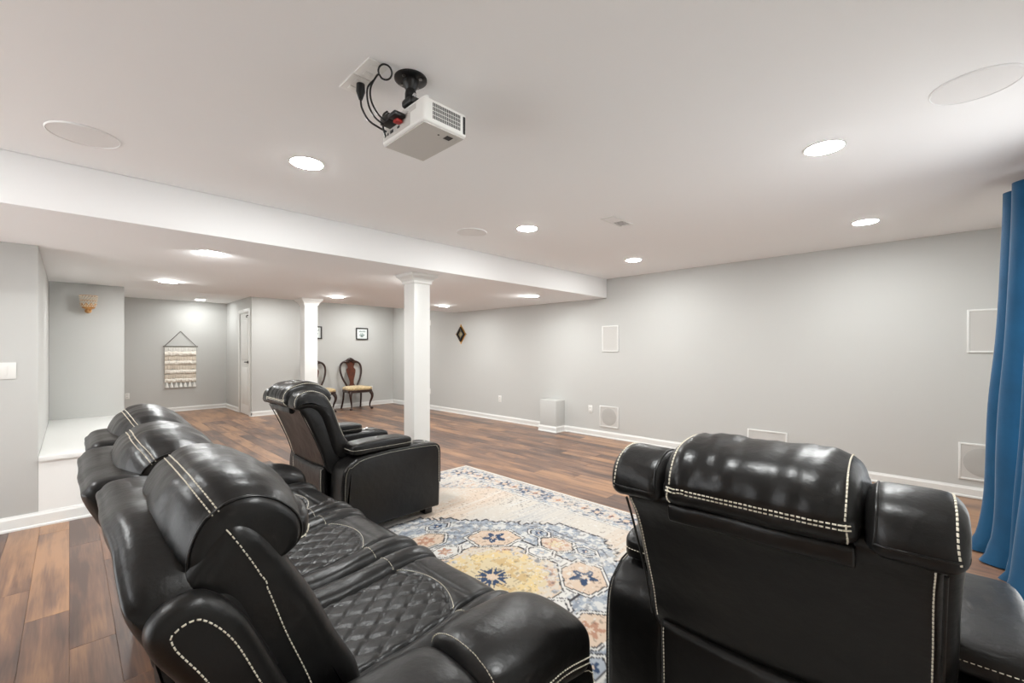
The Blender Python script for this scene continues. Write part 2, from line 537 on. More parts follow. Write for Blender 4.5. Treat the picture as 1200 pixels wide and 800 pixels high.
# ------------------------------------------------------------------ baseboards
def baseboard(name, p0, p1, nrm, h=0.095, t=0.015):
    """board along p0 -> p1 on the wall, sticking out along nrm."""
    p0, p1 = Vector((*p0, 0)), Vector((*p1, 0)); nv = Vector((*nrm, 0))
    prof = [(0, 0), (t + 0.008, 0), (t + 0.008, 0.012), (t, 0.02), (t, h - 0.022), (t * 0.55, h - 0.008), (t * 0.4, h), (0, h)]
    rings = [[p + nv * a + Vector((0, 0, b)) for a, b in prof] for p in (p0, p1)]
    v, f = loft(rings)
    o = mesh_obj(name, v, f, M['white'], smooth=0); fix(o)
    return struct(o)


baseboard('baseboard_screen', (WX, RY), (WX, 4.27), (-1, 0))
baseboard('baseboard_screen', (WX, 4.60), (WX, BY), (-1, 0))
baseboard('baseboard_bumpout', (5.345, 4.25), (5.345, 4.62), (-1, 0))
baseboard('baseboard_bumpout', (5.345, 4.27), (WX, 4.27), (0, -1))
baseboard('baseboard_bumpout', (5.345, 4.60), (WX, 4.60), (0, 1))
baseboard('baseboard_back', (DX - 0.015, BY), (WX, BY), (0, -1))
baseboard('baseboard_door', (DX, BY - 0.015), (DX, DY0 - 0.075), (-1, 0))
baseboard('baseboard_door', (DX, DY1 + 0.075), (DX, AY), (-1, 0))
baseboard('baseboard_alcove', (STUBX, AY), (DX, AY), (0, -1))
baseboard('baseboard_left', (RX, LY), (STUBX, LY), (0, -1), 0.105)
baseboard('baseboard_rear', (RX, RY), (RX, LY), (1, 0))

# white ledge in the recess beside the left wall
ledge = struct(box('trim_ledge', LX, STUBX, LY + 0.002, SY1 + 0.02, 0.0, 0.475, M['whitem']))
box('ledge_top', LX, STUBX + 0.015, LY - 0.02, SY1 + 0.02, 0.475, 0.513, M['white'], ledge, bev=0.006)


# ------------------------------------------------------------------ columns
def column(x, y, s, label):
    t = thing('column', label, 'column', (x, y, 0), group='square white columns')
    h = s / 2
    box('shaft', -h, h, -h, h, 0.0, ZS - 0.09, M['white'], t, bev=0.006)
    prof = [(h + 0.0, ZS - 0.10), (h + 0.012, ZS - 0.097), (h + 0.014, ZS - 0.075), (h + 0.03, ZS - 0.05), (h + 0.055, ZS - 0.028), (h + 0.06, ZS - 0.012), (h + 0.066, ZS - 0.001)]
    rings = [[Vector((a, a, z)), Vector((-a, a, z)), Vector((-a, -a, z)), Vector((a, -a, z))] for a, z in prof]
    v, f = loft(rings)
    mesh_obj('capital', v, f, M['white'], t, 0)
    prof = [(h + 0.018, 0), (h + 0.018, 0.09), (h + 0.006, 0.105), (h, 0.11)]
    rings = [[Vector((a, a, z)), Vector((-a, a, z)), Vector((-a, -a, z)), Vector((a, -a, z))] for a, z in prof]
    v, f = loft(rings)
    mesh_obj('plinth', v, f, M['white'], t, 0)


column(2.50, 3.815, 0.19, 'square white column standing behind the far recliner under the soffit front edge')
column(2.54, 6.80, 0.19, 'square white column farther back, partly hiding the left dining chair')


# ------------------------------------------------------------------ recessed lamps
def downlight(x, y, z, label, lens='lens'):
    t = thing('ceiling_light', label, 'ceiling light', (x, y, z), group='round recessed ceiling lights')
    lathe('trim_ring', [(0.0828, 0.0), (0.096, 0.0), (0.0955, -0.0025), (0.085, -0.0035), (0.0828, -0.0025)], M['white'], t, 40)
    o = lathe('lens', [(0.0, -0.008), (0.03, -0.0077), (0.06, -0.0065), (0.076, -0.0045), (0.0825, -0.0022), (0.0825, -0.0005), (0.0, -0.0005)], M[lens], t, 32)
    return t


for x, y, z, lab in [
    (0.935, 2.53, ZC, 'round recessed ceiling light just left of and below the projector'),
    (2.77, 2.53, ZC, 'round recessed ceiling light beside the faint round speaker, left of the vent'),
    (4.61, 2.53, ZC, 'round recessed ceiling light nearest the inner corner of soffit and screen wall'),
    (2.745, 0.417, ZC, 'large round recessed ceiling light nearest the upper right ceiling speaker'),
    (4.57, 0.417, ZC, 'round recessed ceiling light nearest the blue curtain'),
    (0.78, 4.11, ZS, 'round recessed light at the near left in the lowered soffit'),
    (0.78, 6.19, ZS, 'round recessed soffit light above the woven wall hanging'),
    (2.72, 6.22, ZS, 'round recessed soffit light just right of the farther column'),
    (4.58, 6.15, ZS, 'round recessed soffit light nearest the diamond wall ornament'),
    (4.63, 4.12, ZS, 'round recessed soffit light at the right, above the boxed wall bump'),
    (1.91, 10.97, ZC, 'small farthest round recessed light in the alcove ceiling near the door'),
    (2.72, 4.12, ZS, 'round recessed soffit light hidden behind the nearer column'),
    (2.72, 8.70, ZC, 'added round recessed light above the back wall, hidden by the soffit'),  # unseen lamp, added for more light on the back wall
    (4.60, 8.70, ZC, 'round recessed light above the dining chairs, hidden by the soffit'),
    (1.15, 9.35, ZC, 'added round recessed light above the alcove passage, hidden by the soffit'),  # unseen lamp added to brighten the alcove wall
    (-0.90, 2.53, ZC, 'added round recessed ceiling light outside the frame at the left'),  # extra lamp continuing the grid, added to brighten the room
    (0.93, 0.417, ZC, 'added round recessed ceiling light outside the frame above the near recliner'),  # off-frame lamp filling out the grid, added for brightness
]:
    downlight(x, y, z, lab, 'lens_low' if y > 10 else 'lens_far' if y > 8 else ('lens_dim' if z == ZS else 'lens'))


# ------------------------------------------------------------------ ceiling speakers, vent
def ceiling_speaker(x, y, r, label):
    t = thing('ceiling_speaker', label, 'speaker', (x, y, ZC), group='round in-ceiling speakers')
    lathe('rim', [(r - 0.006, 0), (r, 0), (r, -0.004), (r - 0.004, -0.007), (r - 0.006, -0.005)], M['ceil'], t, 48)
    lathe('grille', [(0.0, -0.004), (r - 0.006, -0.004), (r - 0.006, -0.0005), (0, -0.0005)], M['grille_c'], t, 48)


M['grille_c'] = mat('ceiling_grille', lin(242, 241, 240), 0.8, 0.2, bump=0.4, bump_scale=900)
ceiling_speaker(0.05, 2.975, 0.135, 'round white in-ceiling speaker at the upper left of the room')
ceiling_speaker(2.515, -0.11, 0.135, 'large round in-ceiling speaker at the upper right corner of the picture')
ceiling_speaker(2.51, 2.96, 0.135, 'faint round in-ceiling speaker near the soffit in mid room')

t = thing('air_vent', 'small white louvred air vent in the ceiling', 'vent', (3.13, 1.862, ZC))
v, f = join(box_geo(-0.155, 0.155, -0.062, -0.046, -0.006, 0.0, 0.002), box_geo(-0.155, 0.155, 0.046, 0.062, -0.006, 0, 0.002),
            box_geo(-0.155, -0.135, -0.046, 0.046, -0.006, 0, 0.002), box_geo(0.135, 0.155, -0.046, 0.046, -0.006, 0, 0.002))
mesh_obj('vent_frame', v, f, M['white'], t)
box('vent_recess', -0.135, 0.135, -0.046, 0.046, -0.0012, -0.0004, M['slot'], t)
for i in range(12):
    xx = -0.125 + i * 0.0228
    v, f = box_geo(xx - 0.0085, xx + 0.0085, -0.046, 0.046, -0.004, -0.0028)
    sg = -1 if i < 6 else 1
    v = [Vector((p.x, p.y, p.z + sg * (p.x - xx) * 0.12)) for p in v]
    mesh_obj('slat', v, f, M['grille_c'], t, 0)


# ------------------------------------------------------------------ in-wall speakers, outlets, switches
def wall_panel(y0, y1, z0, z1, label, cone=False):
    t = thing('wall_speaker', label, 'speaker', (WX, (y0 + y1) / 2, (z0 + z1) / 2), (0, 0, 0), group='white framed in-wall speakers')
    a, b = abs(y1 - y0) / 2, (z1 - z0) / 2; w = 0.016
    v, f = join(box_geo(-0.014, 0, -a, -a + w, -b, b, 0.002), box_geo(-0.014, 0, a - w, a, -b, b, 0.002),
                box_geo(-0.014, 0, -a + w, a - w, -b, -b + w, 0.002), box_geo(-0.014, 0, -a + w, a - w, b - w, b, 0.002))
    mesh_obj('frame', v, f, M['white'], t)
    box('grille', -0.009, 0, -a + w, a - w, -b + w, b - w, M['grille'], t)
    if cone:
        R = min(a, b) - 0.035
        lathe('cone', [(0.0, -0.0095), (R * 0.5, -0.010), (R, -0.011), (R + 0.006, -0.0095), (R + 0.006, -0.0091)], M['cone'], t, 40, (0, 0, 0), 'X')


M['cone'] = mat('speaker_cone', lin(184, 182, 178), 0.8, 0.2, bump=0.4, bump_scale=900)
wall_panel(3.29, 3.565, 1.275, 1.657, 'tall white framed speaker panel high on the wall near the soffit end')
wall_panel(3.29, 3.61, 0.16, 0.47, 'square low speaker panel with round grille beside the wall bump', True)
wall_panel(1.18, 1.585, 0.105, 0.38, 'white framed speaker panel behind the near recliner headrest')
wall_panel(-0.465, -0.192, 1.277, 1.656, 'white framed speaker panel high on the wall, partly behind the blue curtain')
wall_panel(-0.45, -0.139, 0.155, 0.478, 'square low speaker panel with round grille beside the blue curtain', True)


def outlet(loc, rz, label, kind='outlet', w=0.072, h=0.116):
    """plate built facing -x, turned by rz."""
    t = thing('wall_outlet' if kind == 'outlet' else 'light_switch', label, 'outlet' if kind == 'outlet' else 'switch', loc, (0, 0, rz), group='white wall plates')
    box('plate', -0.007, 0, -w / 2, w / 2, -h / 2, h / 2, M['plate'], t, bev=0.002)
    if kind == 'outlet':
        for s in (-1, 1):
            so = box('socket', -0.0095, -0.006, -0.017, 0.017, s * 0.024 - 0.014, s * 0.024 + 0.014, M['plate'], t, bev=0.002)
            for q in (-1, 1):
                box('slot', -0.0099, -0.009, q * 0.007 - 0.0015, q * 0.007 + 0.0015, s * 0.024 - 0.006, s * 0.024 + 0.006, M['slot'], so)
    else:
        box('rocker', -0.011, -0.006, -0.017, 0.017, -0.034, 0.034, M['plate'], t, bev=0.002)


outlet((WX, 3.776, 0.40), 0, 'white wall outlet beside the square low speaker panel')
outlet((WX, 5.764, 0.40), 0, 'white wall outlet below the diamond ornament, on the screen wall')
outlet((WX, 8.0, 0.395), 0, 'white low wall outlet just showing past the nearer column')
outlet((WX, 8.0, 1.90), 0, 'white small plate high on the wall just past the nearer column', 'switch')
outlet((4.99, BY, 0.40), -PI / 2 * -1, 'white wall outlet right of the dining chairs')
outlet((0.805, AY, 0.385), PI / 2, 'white wall outlet on the alcove wall at the recess corner, left of the hanging')
outlet((-0.325, LY, 1.152), PI / 2, 'white rocker light switch at the far left edge of the picture', 'switch', 0.115, 0.118)

# ------------------------------------------------------------------ diamond ornament, sconce, pictures, hanging
t = thing('diamond_ornament', 'diamond shaped black and gold mirror ornament on the wall', 'wall ornament', (WX, 6.895, 1.62))


def diamond_ring(a, b, w, x0, x1):
    o = [(0, b), (-a, 0), (0, -b), (a, 0)]
    k = 1 - w / a
    R = lambda s, xx: [Vector((xx, p[0] * s, p[1] * s)) for p in o]
    rings = [R(1, x1), R(1, x0), R(k, x0), R(k, x1), R(1, x1)]
    return loft(rings, cap=False)


v, f = diamond_ring(0.155, 0.185, 0.02, -0.02, 0.0); mesh_obj('gold_frame', v, f, M['gold'], t, 0)
v, f = diamond_ring(0.118, 0.145, 0.032, -0.045, 0.0); mesh_obj('black_frame', v, f, M['blackwood'], t, 0)
v, f = loft([[Vector((xx, a, b)) for a, b in ((0, 0.11), (-0.09, 0), (0, -0.11), (0.09, 0))] for xx in (-0.012, -0.002)])
fix(mesh_obj('mirror', v, f, M['mirror'], t, 0))
for sx, sz in ((0, 1), (0, -1), (1, 0), (-1, 0)):
    v, f = sbox_geo((-0.012, sx * 0.158, sz * 0.192), (0.02, 0.022, 0.022), 2.0, 4); mesh_obj('finial', v, f, M['gold'], t, 60)

t = thing('wall_sconce', 'rose gold wall sconce with beaded crystal bowl', 'wall sconce', (0.155, SY1 + 0.02, 1.84))
lathe('backplate', [(0, 0), (0.03, 0), (0.028, -0.008), (0, -0.012)], M['copper'], t, 20, (0, 0, -0.08), 'Y')
tube('arm', [(0, -0.01, -0.08), (0, -0.05, -0.105), (0, -0.085, -0.1), (0, -0.09, -0.075)], 0.006, M['copper'], t)
lathe('cup', [(0.0, -0.09), (0.02, -0.088), (0.03, -0.075), (0.012, -0.065), (0.0, -0.065)], M['copper'], t, 20, (0, -0.09, 0))
for k in range(10):
    a = 2 * PI * k / 10
    pts = [(0.012, -0.075), (0.05, -0.055), (0.066, -0.02), (0.07, 0.0)]
    L, Rr, C = [], [], []
    ring = []
    for j, (r, z) in enumerate(pts):
        wd = (0.008, 0.022, 0.016, 0.002)[j]
        cx, cy = r * math.cos(a), r * math.sin(a)
        ring.append([Vector((cx - math.sin(a) * wd, -0.09 + cy + math.cos(a) * wd, z)), Vector((cx * 1.06, -0.09 + cy * 1.06, z)),
                     Vector((cx + math.sin(a) * wd, -0.09 + cy - math.cos(a) * wd, z)), Vector((cx * 0.95, -0.09 + cy * 0.95, z + 0.002))])
    v, f = loft(ring); fix(mesh_obj('leaf', v, f, M['copper'], t, 60))
geos = []
for j in range(7):
    z = -0.035 + j * 0.019; R = 0.062 + 0.014 * (j / 6)
    n = 18
    for k in range(n):
        a = 2 * PI * (k + 0.5 * (j % 2)) / n
        geos.append(sbox_geo((R * math.cos(a), -0.09 + R * math.sin(a), z), (0.017, 0.017, 0.017), 2.0, 2))
v, f = join(*geos); mesh_obj('crystal_beads', v, f, M['crystal'], t, 60, kind='stuff')
for j in range(0, 7, 3):
    z = -0.026 + j * 0.019; R = 0.062 + 0.014 * (j / 6)
    tube('wire_ring', [(R * math.cos(2 * PI * k / 24), -0.09 + R * math.sin(2 * PI * k / 24), z) for k in range(24)], 0.0025, M['copper'], t, 6, True)


def picture(x, label):
    t = thing('picture_frame', label, 'picture', (x, BY, 1.677), group='small framed prints on the back wall')
    a, b, w = 0.145, 0.135, 0.022
    for (x0, x1, z0, z1) in ((-a, -a + w, -b, b), (a - w, a, -b, b), (-a + w, a - w, b - w, b), (-a + w, a - w, -b, -b + w)):
        box('frame_rail', x0, x1, -0.03, 0, z0, z1, M['blackwood'], t, bev=0.002)
    pr = box('print', -a + w, a - w, -0.012, 0, -b + w, b - w, M['paper'], t)
    # abstract brush lettering and leaf shape
    rng = random.Random(3)
    for k in range(6):
        xx = -0.07 + k * 0.027
        tube('brush_stroke', [(xx, -0.0135, 0.035), (xx + 0.008, -0.0135, 0.07 + 0.01 * rng.random()), (xx + 0.018, -0.0135, 0.045)], 0.005, M['ink'], pr, 6)
    for k in range(5):
        a0 = -0.9 + k * 0.45
        tube('leaf_stroke', [(0, -0.0135, -0.075), (0.05 * math.sin(a0), -0.0135, -0.075 + 0.05 * math.cos(a0)), (0.075 * math.sin(a0 * 1.1), -0.0135, -0.075 + 0.09 * math.cos(a0))], 0.008, M['ink'], pr, 6)


picture(4.752, 'small square print in black frame above the right dining chair')
picture(3.687, 'small square print in black frame mostly hidden behind the farther column')

t = thing('woven_hanging', 'cream woven wool wall hanging with tassels on the alcove wall', 'wall hanging', (1.655, AY, 0.0))
W2 = 0.268
tube('dowel', [(-W2 - 0.03, -0.03, 1.375), (W2 + 0.03, -0.03, 1.375)], 0.011, M['twine'], t)
tube('hanging_cord', [(-W2, -0.028, 1.385), (0, -0.01, 1.70), (W2, -0.028, 1.385)], 0.0065, M['twine'], t, 6)
zs = [1.375, 1.27, 1.17, 1.075, 0.985, 0.885, 0.79, 0.70, 0.615]
for i in range(8):
    z1, z0 = zs[i], zs[i + 1]
    m_ = M['wool3'] if i == 0 else (M['wool1'] if i in (1, 3, 5, 7) else M['wool2'])
    amp = 0.012 if i in (0, 2, 4, 6) else 0.035
    nx, nz = 60, 8; V, Fs = [], []
    for s in (0, 1):
        for a in range(nx + 1):
            for b in range(nz + 1):
                u_ = a / nx; w_ = b / nz
                xx = -W2 + 2 * W2 * u_; zz = z0 + (z1 - z0) * w_
                bul = math.sin(PI * w_) ** 0.6 * amp * (0.8 + 0.5 * noise.noise(Vector((xx * 30, i * 7, zz * 20)))) + 0.004 * math.sin(a * 2.6 + i)
                zz += 0.012 * noise.noise(Vector((xx * 18, i * 3.1, 0))) * (1 if 0 < b else 1.6)
                V.append(Vector((xx, (-0.022 - bul) if s == 0 else -0.006, zz)))
    st = (nx + 1) * (nz + 1)
    for s in (0, 1):
        for a in range(nx):
            for b in range(nz):
                q = s * st + a * (nz + 1) + b
                Fs.append([q, q + nz + 1, q + nz + 2, q + 1] if s == 0 else [q, q + 1, q + nz + 2, q + nz + 1])
    for a in range(nx):
        for b in (0, nz):
            q = a * (nz + 1) + b; Fs.append([q, q + st, q + st + nz + 1, q + nz + 1])
    for b in range(nz):
        for a in (0, nx):
            q = a * (nz + 1) + b; Fs.append([q, q + 1, q + st + 1, q + st])
    fix(mesh_obj('woven_band', V, Fs, m_, t, 60))
for k in range(7):
    xx = -W2 + 0.035 + k * (2 * W2 - 0.07) / 6
    lathe('tassel', [(0.0, 0.0), (0.008, -0.005), (0.01, -0.02), (0.016, -0.024), (0.017, -0.035), (0.026, -0.07), (0.034, -0.11), (0.0, -0.112)], M['wool3'], t, 12, (xx, -0.03, 0.625))


# ------------------------------------------------------------------ dining chairs
def dining_chair(x, y, label):
    t = thing('dining_chair', label, 'chair', (x, y, 0), group='carved dining chairs by the back wall')
    mw = M['mahogany']
    # seat (front at -y)
    ctrl = [(-0.25, -0.25), (0, -0.285), (0.25, -0.25), (0.265, -0.1), (0.225, 0.19), (0.0, 0.215), (-0.225, 0.19), (-0.265, -0.1)]
    o = [Vector((p.x, p.y)) for p in catmull([(a, b, 0) for a, b in ctrl], True, 8)]
    ring = lambda ins, z: [Vector((p.x, p.y, z)) for p in offset_outline(o, ins)]
    v, f = loft([ring(0.012, 0.37), ring(0.0, 0.375), ring(0.0, 0.42), ring(0.012, 0.43)]); mesh_obj('apron', v, f, mw, t)
    cen = Vector((0, -0.03))
    rings = [ring(0.012, 0.425), ring(0.0, 0.445), ring(0.004, 0.47), ring(0.03, 0.49)]
    for k, z in ((0.7, 0.503), (0.4, 0.508), (0.12, 0.51)):
        rings.append([Vector((cen.x + (p.x - cen.x) * k, cen.y + (p.y - cen.y) * k, z)) for p in o])
    v, f = loft(rings); mesh_obj('seat', v, f, M['damask'], t, 60)
    for s in (-1, 1):
        # cabriole front legs
        pts = catmull([(s * 0.215, -0.225, 0.40), (s * 0.245, -0.262, 0.33), (s * 0.243, -0.262, 0.25), (s * 0.215, -0.23, 0.14), (s * 0.213, -0.228, 0.06), (s * 0.24, -0.262, 0.02)], False, 5)
        rad = [0.04 - 0.006 * i / 5 if i < 6 else max(0.015, 0.04 - 0.0015 * i) for i in range(len(pts))]
        rad[-1] = 0.026; rad[-2] = 0.026; rad[-3] = 0.022
        v, f = tube_geo(pts, 0.02, 10, False, rad); mesh_obj('leg', v, f, mw, t, 60)
        v, f = sbox_geo((s * 0.238, -0.26, 0.022), (0.06, 0.065, 0.044), 2.2, 5); mesh_obj('foot', v, f, mw, t, 60)
        pts = catmull([(s * 0.20, 0.17, 0.42), (s * 0.205, 0.18, 0.25), (s * 0.215, 0.215, 0.1), (s * 0.225, 0.25, 0.0)], False, 5)
        tube('leg', pts, 0.019, mw, t, 8, False, [0.022 - 0.004 * i / len(pts) for i in range(len(pts))])
        # balloon back upright
        B = lambda z: 0.185 + (z - 0.42) * 0.16
        prof = [(0.10, 0.44), (0.135, 0.53), (0.20, 0.66), (0.243, 0.82), (0.235, 0.95), (0.18, 1.02), (0.12, 1.03), (0.09, 1.015)]
        pts = catmull([(s * a, B(z), z) for a, z in prof], False, 6)
        tube('back_rail', pts, 0.02, mw, t, 10, False, [0.021] * len(pts))
    B = lambda z: 0.185 + (z - 0.42) * 0.16
    # crest
    pts = catmull([(-0.15, B(1.03), 1.03), (-0.09, B(1.05), 1.045), (-0.04, B(1.07), 1.078), (0, B(1.09), 1.092), (0.04, B(1.07), 1.078), (0.09, B(1.05), 1.045), (0.15, B(1.03), 1.03)], False, 6)
    tube('crest', pts, 0.026, mw, t, 10, False, [0.024 + 0.012 * math.sin(PI * i / (len(pts) - 1)) for i in range(len(pts))])
    # vase splat
    prof = [(0.105, 0.47), (0.075, 0.50), (0.045, 0.55), (0.055, 0.64), (0.085, 0.74), (0.105, 0.82), (0.10, 0.87), (0.07, 0.90), (0.075, 0.94), (0.095, 0.99), (0.09, 1.06)]
    pr = catmull([(a, z, 0) for a, z in prof], False, 5)
    rings = []
    for p in pr:
        yy = B(p.y)
        rings.append([Vector((-p.x, yy - 0.008, p.y)), Vector((p.x, yy - 0.008, p.y)), Vector((p.x, yy + 0.008, p.y)), Vector((-p.x, yy + 0.008, p.y))])
    v, f = loft(rings); mesh_obj('splat', v, f, M['mahoganyl'], t, 30)
    for s in (-1, 1):
        v, f = sbox_geo((s * 0.06, B(1.02) - 0.02, 1.03), (0.07, 0.03, 0.05), 2.2, 4); mesh_obj('carving', v, f, mw, t, 60)
    v, f = sbox_geo((0, B(1.06) - 0.02, 1.065), (0.06, 0.035, 0.06), 2.2, 4); mesh_obj('carving', v, f, mw, t, 60)


dining_chair(4.46, 9.22, 'carved dark wood dining chair with gold seat, standing in full view')
dining_chair(3.64, 9.22, 'carved dark wood dining chair with gold seat, half hidden behind the column')

# ------------------------------------------------------------------ rug
RCX, RCY, RA, RB = 1.68, 1.80, 1.42, 1.95


def vnoise(X, Y, sx, sy, seed):
    rs = np.random.RandomState(seed); G = rs.rand(256, 256)
    x = X * sx; y = Y * sy
    xi = np.floor(x).astype(int); yi = np.floor(y).astype(int); fx = x - xi; fy = y - yi
    fx = fx * fx * (3 - 2 * fx); fy = fy * fy * (3 - 2 * fy)
    g = lambda a, b: G[a % 256, b % 256]
    return (g(xi, yi) * (1 - fx) + g(xi + 1, yi) * fx) * (1 - fy) + (g(xi, yi + 1) * (1 - fx) + g(xi + 1, yi + 1) * fx) * fy


def rug():
    st = 0.0085
    nx, ny = int(2 * RA / st), int(2 * RB / st)
    p = np.linspace(-RA, RA, nx + 1); q = np.linspace(-RB, RB, ny + 1)
    Pm, Qm = np.meshgrid(p, q, indexing='ij')
    # hand-knotted wobble
    P_ = Pm + 0.014 * (vnoise(Pm + 9, Qm + 9, 14, 14, 1) - 0.5); Q_ = Qm + 0.014 * (vnoise(Pm + 9, Qm + 9, 14, 14, 2) - 0.5)
    c = lambda r, g, b: np.array(lin(r, g, b)[:3])
    CREAM, IVORY, BLUE, NAVY = c(226, 218, 207), c(238, 235, 229), c(180, 187, 196), c(66, 84, 114)
    PEACH, RUST, GOLD, DARK, GREY = c(230, 206, 184), c(200, 154, 130), c(230, 212, 176), c(78, 76, 80), c(158, 158, 160)
    C = np.empty(Pm.shape + (3,)); C[:] = CREAM

    def put(mask, col, a=1.0):
        mk = (np.clip(mask, 0, 1) * a)[..., None] if mask.dtype != bool else (mask * a)[..., None]
        C[:] = C * (1 - mk) + col * mk

    streak = vnoise(Pm + 9, Qm + 9, 2.5, 55, 3) * 0.6 + vnoise(Pm + 9, Qm + 9, 5, 110, 4) * 0.4
    big = vnoise(Pm + 9, Qm + 9, 1.6, 2.2, 5); big2 = vnoise(Pm + 9, Qm + 9, 2.1, 1.7, 6)
    put(np.clip((big - 0.45) * 3 + (streak - 0.5) * 2, 0, 1), PEACH, 0.75)
    put(np.clip((big2 - 0.55) * 4 + (streak - 0.5) * 3, 0, 1), BLUE, 0.55)
    put(np.clip((streak - 0.55) * 4, 0, 1), IVORY, 0.7)
    aP, aQ = np.abs(P_), np.abs(Q_)

    def poly(cx, cy, pts):
        """signed inside mask of a convex polygon (list of (angle radius))."""
        m = np.ones(Pm.shape, bool); n = len(pts)
        for i in range(n):
            x0, y0 = pts[i]; x1, y1 = pts[(i + 1) % n]
            m &= ((x1 - x0) * (Q_ - cy - y0) - (y1 - y0) * (P_ - cx - x0)) >= 0
        return m

    def hexa(cx, cy, r, rot, squash=0.72):
        pts = []
        for k in range(6):
            a = PI / 3 * k
            x, y = r * math.cos(a), r * squash * math.sin(a)
            pts.append((x * math.cos(rot) - y * math.sin(rot), x * math.sin(rot) + y * math.cos(rot)))
        return pts

    def rosette(cx, cy, r, n, col, ph=0.0):
        dx, dy = P_ - cx, Q_ - cy; rr = np.hypot(dx, dy); th = np.arctan2(dy, dx)
        return rr < r * (0.74 + 0.26 * np.cos(n * th + ph))

    def cell(cx, cy, r, rot, fill, inner, flower, fr, n):
        put(poly(cx, cy, hexa(cx, cy, r + 0.035, rot)), DARK)
        put(poly(cx, cy, hexa(cx, cy, r + 0.025, rot)), IVORY)
        put(poly(cx, cy, hexa(cx, cy, r + 0.008, rot)), DARK)
        put(poly(cx, cy, hexa(cx, cy, r - 0.004, rot)), fill)
        if inner is not None: put(rosette(cx, cy, fr * 1.5, 6, inner), inner, 0.7)
        put(rosette(cx, cy, fr, n, flower), flower)
        put(rosette(cx, cy, fr * 0.35, 5, PEACH), PEACH)

    # big stepped medallion
    zg = 0.07 * np.abs(((np.arctan2(aQ, aP) / (PI / 2) * 6) % 1.0) - 0.5)
    stp = lambda q, w_: np.floor(q / w_) * w_ + 0.5 * w_
    bP, bQ = stp(aP, 0.055), stp(aQ, 0.055)
    med = (bP / 1.04 + bQ / 1.32 < 1.0 - zg) & (bP < 0.86) & (bQ < 1.06)
    er = lambda m_: m_ & np.roll(m_, 2, 0) & np.roll(m_, -2, 0) & np.roll(m_, 2, 1) & np.roll(m_, -2, 1)
    med2 = er(med)
    put(med, DARK); put(med2, BLUE)
    ring_ = (aP / 0.94 + aQ / 1.2 < 1.0) & (aP < 0.735) & (aQ < 0.95)
    put(ring_ & ~((aP / 0.925 + aQ / 1.185 < 1.0) & (aP < 0.72) & (aQ < 0.935)), DARK, 0.7)
    n1 = vnoise(Pm + 9, Qm + 9, 30, 30, 7)
    put(med2 & (n1 > 0.62), IVORY, 0.8)
    put(med2 & (n1 < 0.24), NAVY, 0.35); put(med2 & (vnoise(Pm + 9, Qm + 9, 42, 42, 8) < 0.25), GREY, 0.8)
    # tiny motif scatter over the field
    n2 = vnoise(Pm + 9, Qm + 9, 42, 42, 8)
    # white octagon link
    oc = (np.maximum(aP, aQ) < 0.47) & (aP + aQ < 0.68)
    oc2 = (np.maximum(aP, aQ) < 0.455) & (aP + aQ < 0.66)
    put(oc, DARK); put(oc2, IVORY)
    put(oc2 & (n1 > 0.66), BLUE, 0.8); put(oc2 & (n2 < 0.25), GREY, 0.8)
    oc3 = (np.maximum(aP, aQ) < 0.385) & (aP + aQ < 0.55)
    oc4 = (np.maximum(aP, aQ) < 0.372) & (aP + aQ < 0.532)
    put(oc3, DARK); put(oc4, c(232, 214, 188)); put(oc4 & (n1 > 0.55), PEACH, 0.8); put(oc4 & (n2 < 0.28), BLUE, 0.8)
    rr = np.hypot(P_, Q_); th = np.arctan2(Q_, P_)
    put((rr < 0.36) & (rr > 0.2) & (np.cos(4 * th) < -0.3) & (n1 > 0.3), RUST, 0.7)
    put((rr > 0.17) & (rr < 0.38) & (n2 > 0.55), CREAM, 0.75); put((rr > 0.15) & (rr < 0.36) & (n2 < 0.2), DARK, 0.5)
    put((np.abs(rr - 0.235 - 0.035 * np.cos(8 * th)) < 0.008), GREY, 0.8)
    put((rr + 0.10 * (n1 - 0.5) < 0.285), GOLD)
    put((rr + 0.12 * (n2 - 0.5) < 0.25) & (n1 < 0.35), c(216, 184, 132), 0.8)
    put((rr > 0.17) & (rr < 0.33) & (n1 > 0.6), c(240, 214, 160), 0.9)
    put((rr > 0.03) & (rr < 0.118 * (0.80 + 0.20 * np.cos(8 * th))) & (np.abs(((th / (PI / 4)) % 1.0) - 0.5) < 0.40), NAVY)
    put(rr < 0.034, PEACH)
    for sx in (-1, 1):
        for sy in (-1, 1):
            cell(sx * 0.36, sy * 0.37, 0.185, sx * sy * PI / 4 + PI / 2, PEACH, None, NAVY, 0.088, 5)
    for sx in (-1, 1):
        cell(sx * 0.58, 0, 0.13, PI / 2, c(228, 206, 186), RUST, GOLD, 0.06, 6)
        cell(0, sx * 0.66, 0.15, 0, PEACH, None, RUST, 0.07, 6)
        cell(0, sx * 0.44, 0.10, 0, IVORY, None, RUST, 0.05, 6)
        cell(sx * 0.42, 0, 0.09, PI / 2, IVORY, None, BLUE, 0.05, 6)
        for sy in (-1, 1):
            cell(sx * 0.63, sy * 0.20, 0.07, PI / 2, BLUE, None, NAVY, 0.035, 4)
            cell(sx * 0.2, sy * 0.80, 0.08, 0, BLUE, None, NAVY, 0.04, 4)
    # corner pieces
    k1 = ((RA - aP) + (RB - aQ) < 1.12)
    put(k1 & ~((RA - aP) + (RB - aQ) < 1.10), DARK, 0.8)
    put(k1 & (n1 > 0.45), BLUE, 0.75); put(k1 & (n2 > 0.70), RUST, 0.6); put(k1 & (n2 < 0.24), NAVY, 0.75)
    # second and third tier around the ends of the field
    # border
    d = np.minimum(RA - np.abs(Pm), RB - np.abs(Qm))
    along = np.where((RA - np.abs(Pm)) < (RB - np.abs(Qm)), Q_, P_)
    brd = (d > 0.045) & (d < 0.30)
